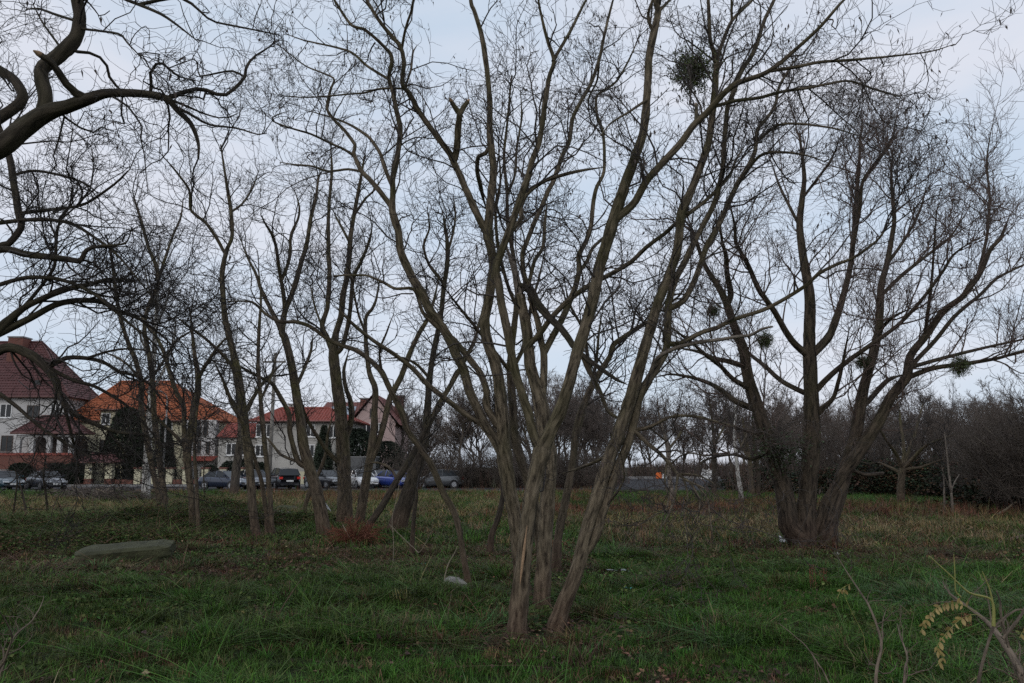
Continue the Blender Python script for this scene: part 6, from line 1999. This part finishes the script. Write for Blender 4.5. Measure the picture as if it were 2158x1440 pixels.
# rust coloured dead conifer brush
rng = np.random.default_rng(210)
D = gpx(752, 1150)
c = np.array([X(752, D), D, .03])
t = thing('dead_brush', 'rust red fan of dead conifer twigs at the foot of the row trees', 'brush', tuple(c))
k = 150
an = rng.uniform(-1.2, 1.2, k)
dv = np.stack([np.sin(an) * .9 - .15, rng.normal(0, .35, k), np.abs(np.cos(an)) * .8 + .1], 1); dv /= np.linalg.norm(dv, axis=1, keepdims=True)
n_ = 6
P_ = np.zeros((k, n_, 3))
LL = rng.uniform(.4, .95, k)[:, None]
for i in range(n_):
    P_[:, i] = c + dv * LL * i / (n_ - 1) + rng.normal(0, .012, (k, 3)) * i + np.array([0, 0, -.012]) * i * i
V, F, bk = tubes(P_, np.full((k, n_), .0045), 3)
P2, R2 = spawn(P_, np.full((k, n_), .0045), 1500, (.06, .2), 40, .15, 4, .25, 1, .8, (.003, .004), .6, 0, rng)
V2, F2, bk2 = tubes(P2, R2, 3, cap=False)
so = link('twigs', Acc().add(V, F, bk).add(V2, F2, bk2).mesh('twigs', True, True), M['rust_twig'], t, True)
a = Acc(); a.bar(c + [0, -.05, -.05], c + [-.28, 0, .42], .022, 6, .012); part('stem', a, 'pale_stick', t)

# dry dock stems
for j, (x_, y_, h_, lb) in enumerate(((1700, 1252, .36, 'rusty dry dock stalk in the grass, taller of the pair'), (1722, 1248, .30, 'rusty dry dock stalk in the grass, shorter of the pair'), (2010, 1350, .22, 'short rusty seed stalk under the yellow leaf sprays'))):
    rng = np.random.default_rng(220 + j)
    D = gpx(x_, y_)
    c = np.array([X(x_, D), D, float(height(X(x_, D), D))])
    t = thing('dock_plant', lb, 'weed', tuple(c))
    a = Acc()
    for s_ in range(3):
        a.bar(c + [s_ * .03 - .03, 0, -.02], c + [s_ * .05 - .04, rng.normal(0, .02), h_ * rng.uniform(.8, 1)], .004, 5, .002)
    part('stalk', a, 'rust_twig', t)
    V, F = leaves(170, .016, .022, (h_ * .3, h_), 230 + j, .5)
    link('seeds', npmesh('seeds', V + c, F, False), M['rust_twig'], t, True)

# leafy shoots and bare twigs close to the camera
def leaf_spray(o_name, parent, line, D, seed, n_=13, size=.034):
    rng = np.random.default_rng(seed)
    q = parse(line)
    pts = np.array([px(a_, b_, D)[0] for a_, b_, _ in q])
    c = catmull(pts, 40)
    V, F, bk = tubes(c[None], np.full((1, 40), .0016), 5)
    rb = link('rachis', npmesh('rachis', V, F, True), M['shoot'], parent, True)
    for i in range(n_):
        u = 6 + int(i * 33 / n_)
        tdir = c[min(u + 1, 39)] - c[u - 1]; tdir /= np.linalg.norm(tdir)
        for sgn in (-1, 1):
            if rng.random() < .15: continue
            sd = np.cross(tdir, [0, 1, 0]) * sgn + np.array([0, rng.normal(0, .5), -.75])
            o_ = sd + tdir * .35 + rng.normal(0, .15, 3); o_ /= np.linalg.norm(o_)
            s_ = np.cross(o_, [0, 1, .3]) + rng.normal(0, .3, 3); s_ /= np.linalg.norm(s_)
            nn_ = np.cross(s_, o_)
            L = size * rng.uniform(.6, 1.15)
            tt = np.linspace(0, 1, 5)
            wd_ = np.sin(np.pi * np.clip(tt * .94 + .05, 0, 1)) ** .7 * L * .27
            ctr = c[u] + o_ * (tt * L)[:, None] - nn_ * (tt ** 2 * L * .25)[:, None]
            Vl = np.concatenate([ctr - s_ * wd_[:, None] + nn_ * .12 * wd_[:, None], ctr, ctr + s_ * wd_[:, None] + nn_ * .12 * wd_[:, None]])
            j = np.arange(4)
            Fl = np.concatenate([np.stack([j, j + 1, j + 6, j + 5], 1), np.stack([j + 5, j + 6, j + 11, j + 10], 1)])
            link('leaflet', npmesh('leaflet', Vl, [Fl], True), M['yellow_leaf'], parent, True)


sh = stick('young_locust_shrub', 'bare forked foreground shrub with two drooping sprays of yellow leaflets', 'shrub', '2230,1700,22 2190,1540,20 2158,1424,17 2139,1385,15 2113,1346,13 2094,1320,10 2058,1288,7 2009,1252,4 1990,1225,2', 10, 'stick', D=4.4, branches=26, seed=31)
for ln, mt in (('2094,1320,8 2090,1265,5 2042,1249,4 2000,1210,3 1957,1171,2', 'shoot'), ('2025,1258,4 2014,1245,3 2012,1200,2.5 2010,1168,1.5', 'shoot'), ('2092,1268,4 2085,1240,3 2070,1204,1.5', 'shoot'), ('2113,1346,8 2150,1300,6 2170,1260,5', 'stick'),
               ('2094,1320,6 2075,1380,6 2062,1440,7 2055,1560,8', 'stick'), ('2126,1365,6 2110,1300,5 2108,1270,4 2100,1245,3', 'stick'), ('2094,1322,6 2120,1300,5 2145,1285,4 2175,1290,3', 'stick')):
    q = parse(ln)
    c4 = catmull(np.array([[*px(a_, b_, 4.25)[0], w_ * 4.25 / FPX / 2] for a_, b_, w_ in q]), 24)
    V, F, bk = tubes(c4[None, :, :3], c4[None, :, 3], 7)
    link('branch', npmesh('branch', V, F, True, {'bk': ('FLOAT_VECTOR', bk)}), M[mt], sh, True)
leaf_spray('spray', sh, '2058,1290,3 2019,1272,3 1983,1275,2 1957,1301,2 1938,1335,1', 4.2, 1)
leaf_spray('spray', sh, '2070,1300,3 2051,1295,3 2022,1307,2 1990,1340,2 1974,1366,2 1988,1385,1 1972,1405,1', 4.2, 2, 15)
leaf_spray('spray', sh, '2170,1310,3 2165,1320,2 2155,1332,1 2148,1345,1', 4.2, 3, 4)
st_ = stick('bare_shoot', 'thin bare grey shoot with one curling yellow tendril in front of the grass', 'shrub', '1835,1640,9 1841,1500,8 1841,1421,7 1850,1350,6 1824,1272,4 1795,1230,3 1760,1171,1.5', 6, 'stick', D=4.7, branches=7, seed=33)
leaf_spray('spray', st_, '1795,1230,2 1780,1238,2 1782,1260,1.5 1800,1300,1.5 1820,1340,1 1823,1375,1', 4.7, 5, 1)
leaf_spray('spray', st_, '1795,1230,2 1775,1240,1.5 1765,1260,1 1764,1262,1', 4.7, 6, 2)
stick('bare_shoot', 'thin brown shoot lying across the grass under the dock stalks', 'shrub', '1640,1315,1.5 1690,1355,2 1715,1390,3 1740,1425,3.5 1770,1500,4', 4, 'stick', D=5.2, branches=4, seed=34)
stick('bare_shoot', 'short shoot with few yellow leaves beside the drooping sprays', 'shrub', '1925,1600,5 1905,1440,5 1912,1390,4 1900,1350,3 1893,1318,1.5', 4, 'stick', D=4.6, branches=5, seed=35)
stick('bare_twigs', 'pale bare forked twigs poking up from the grass by the slab', 'shrub', '-40,1560,8 -10,1430,7 12,1390,5 29,1342,4 15,1310,3 0,1288,2', 5, 'stick', D=4.9, branches=9, seed=36)
stick('bare_twigs', 'pale bare twig bending over the grass by the slab', 'shrub', '-20,1480,6 0,1420,5 29,1345,4 60,1312,3 85,1280,2 92,1255,1', 4, 'stick', D=4.9, branches=7, seed=37)
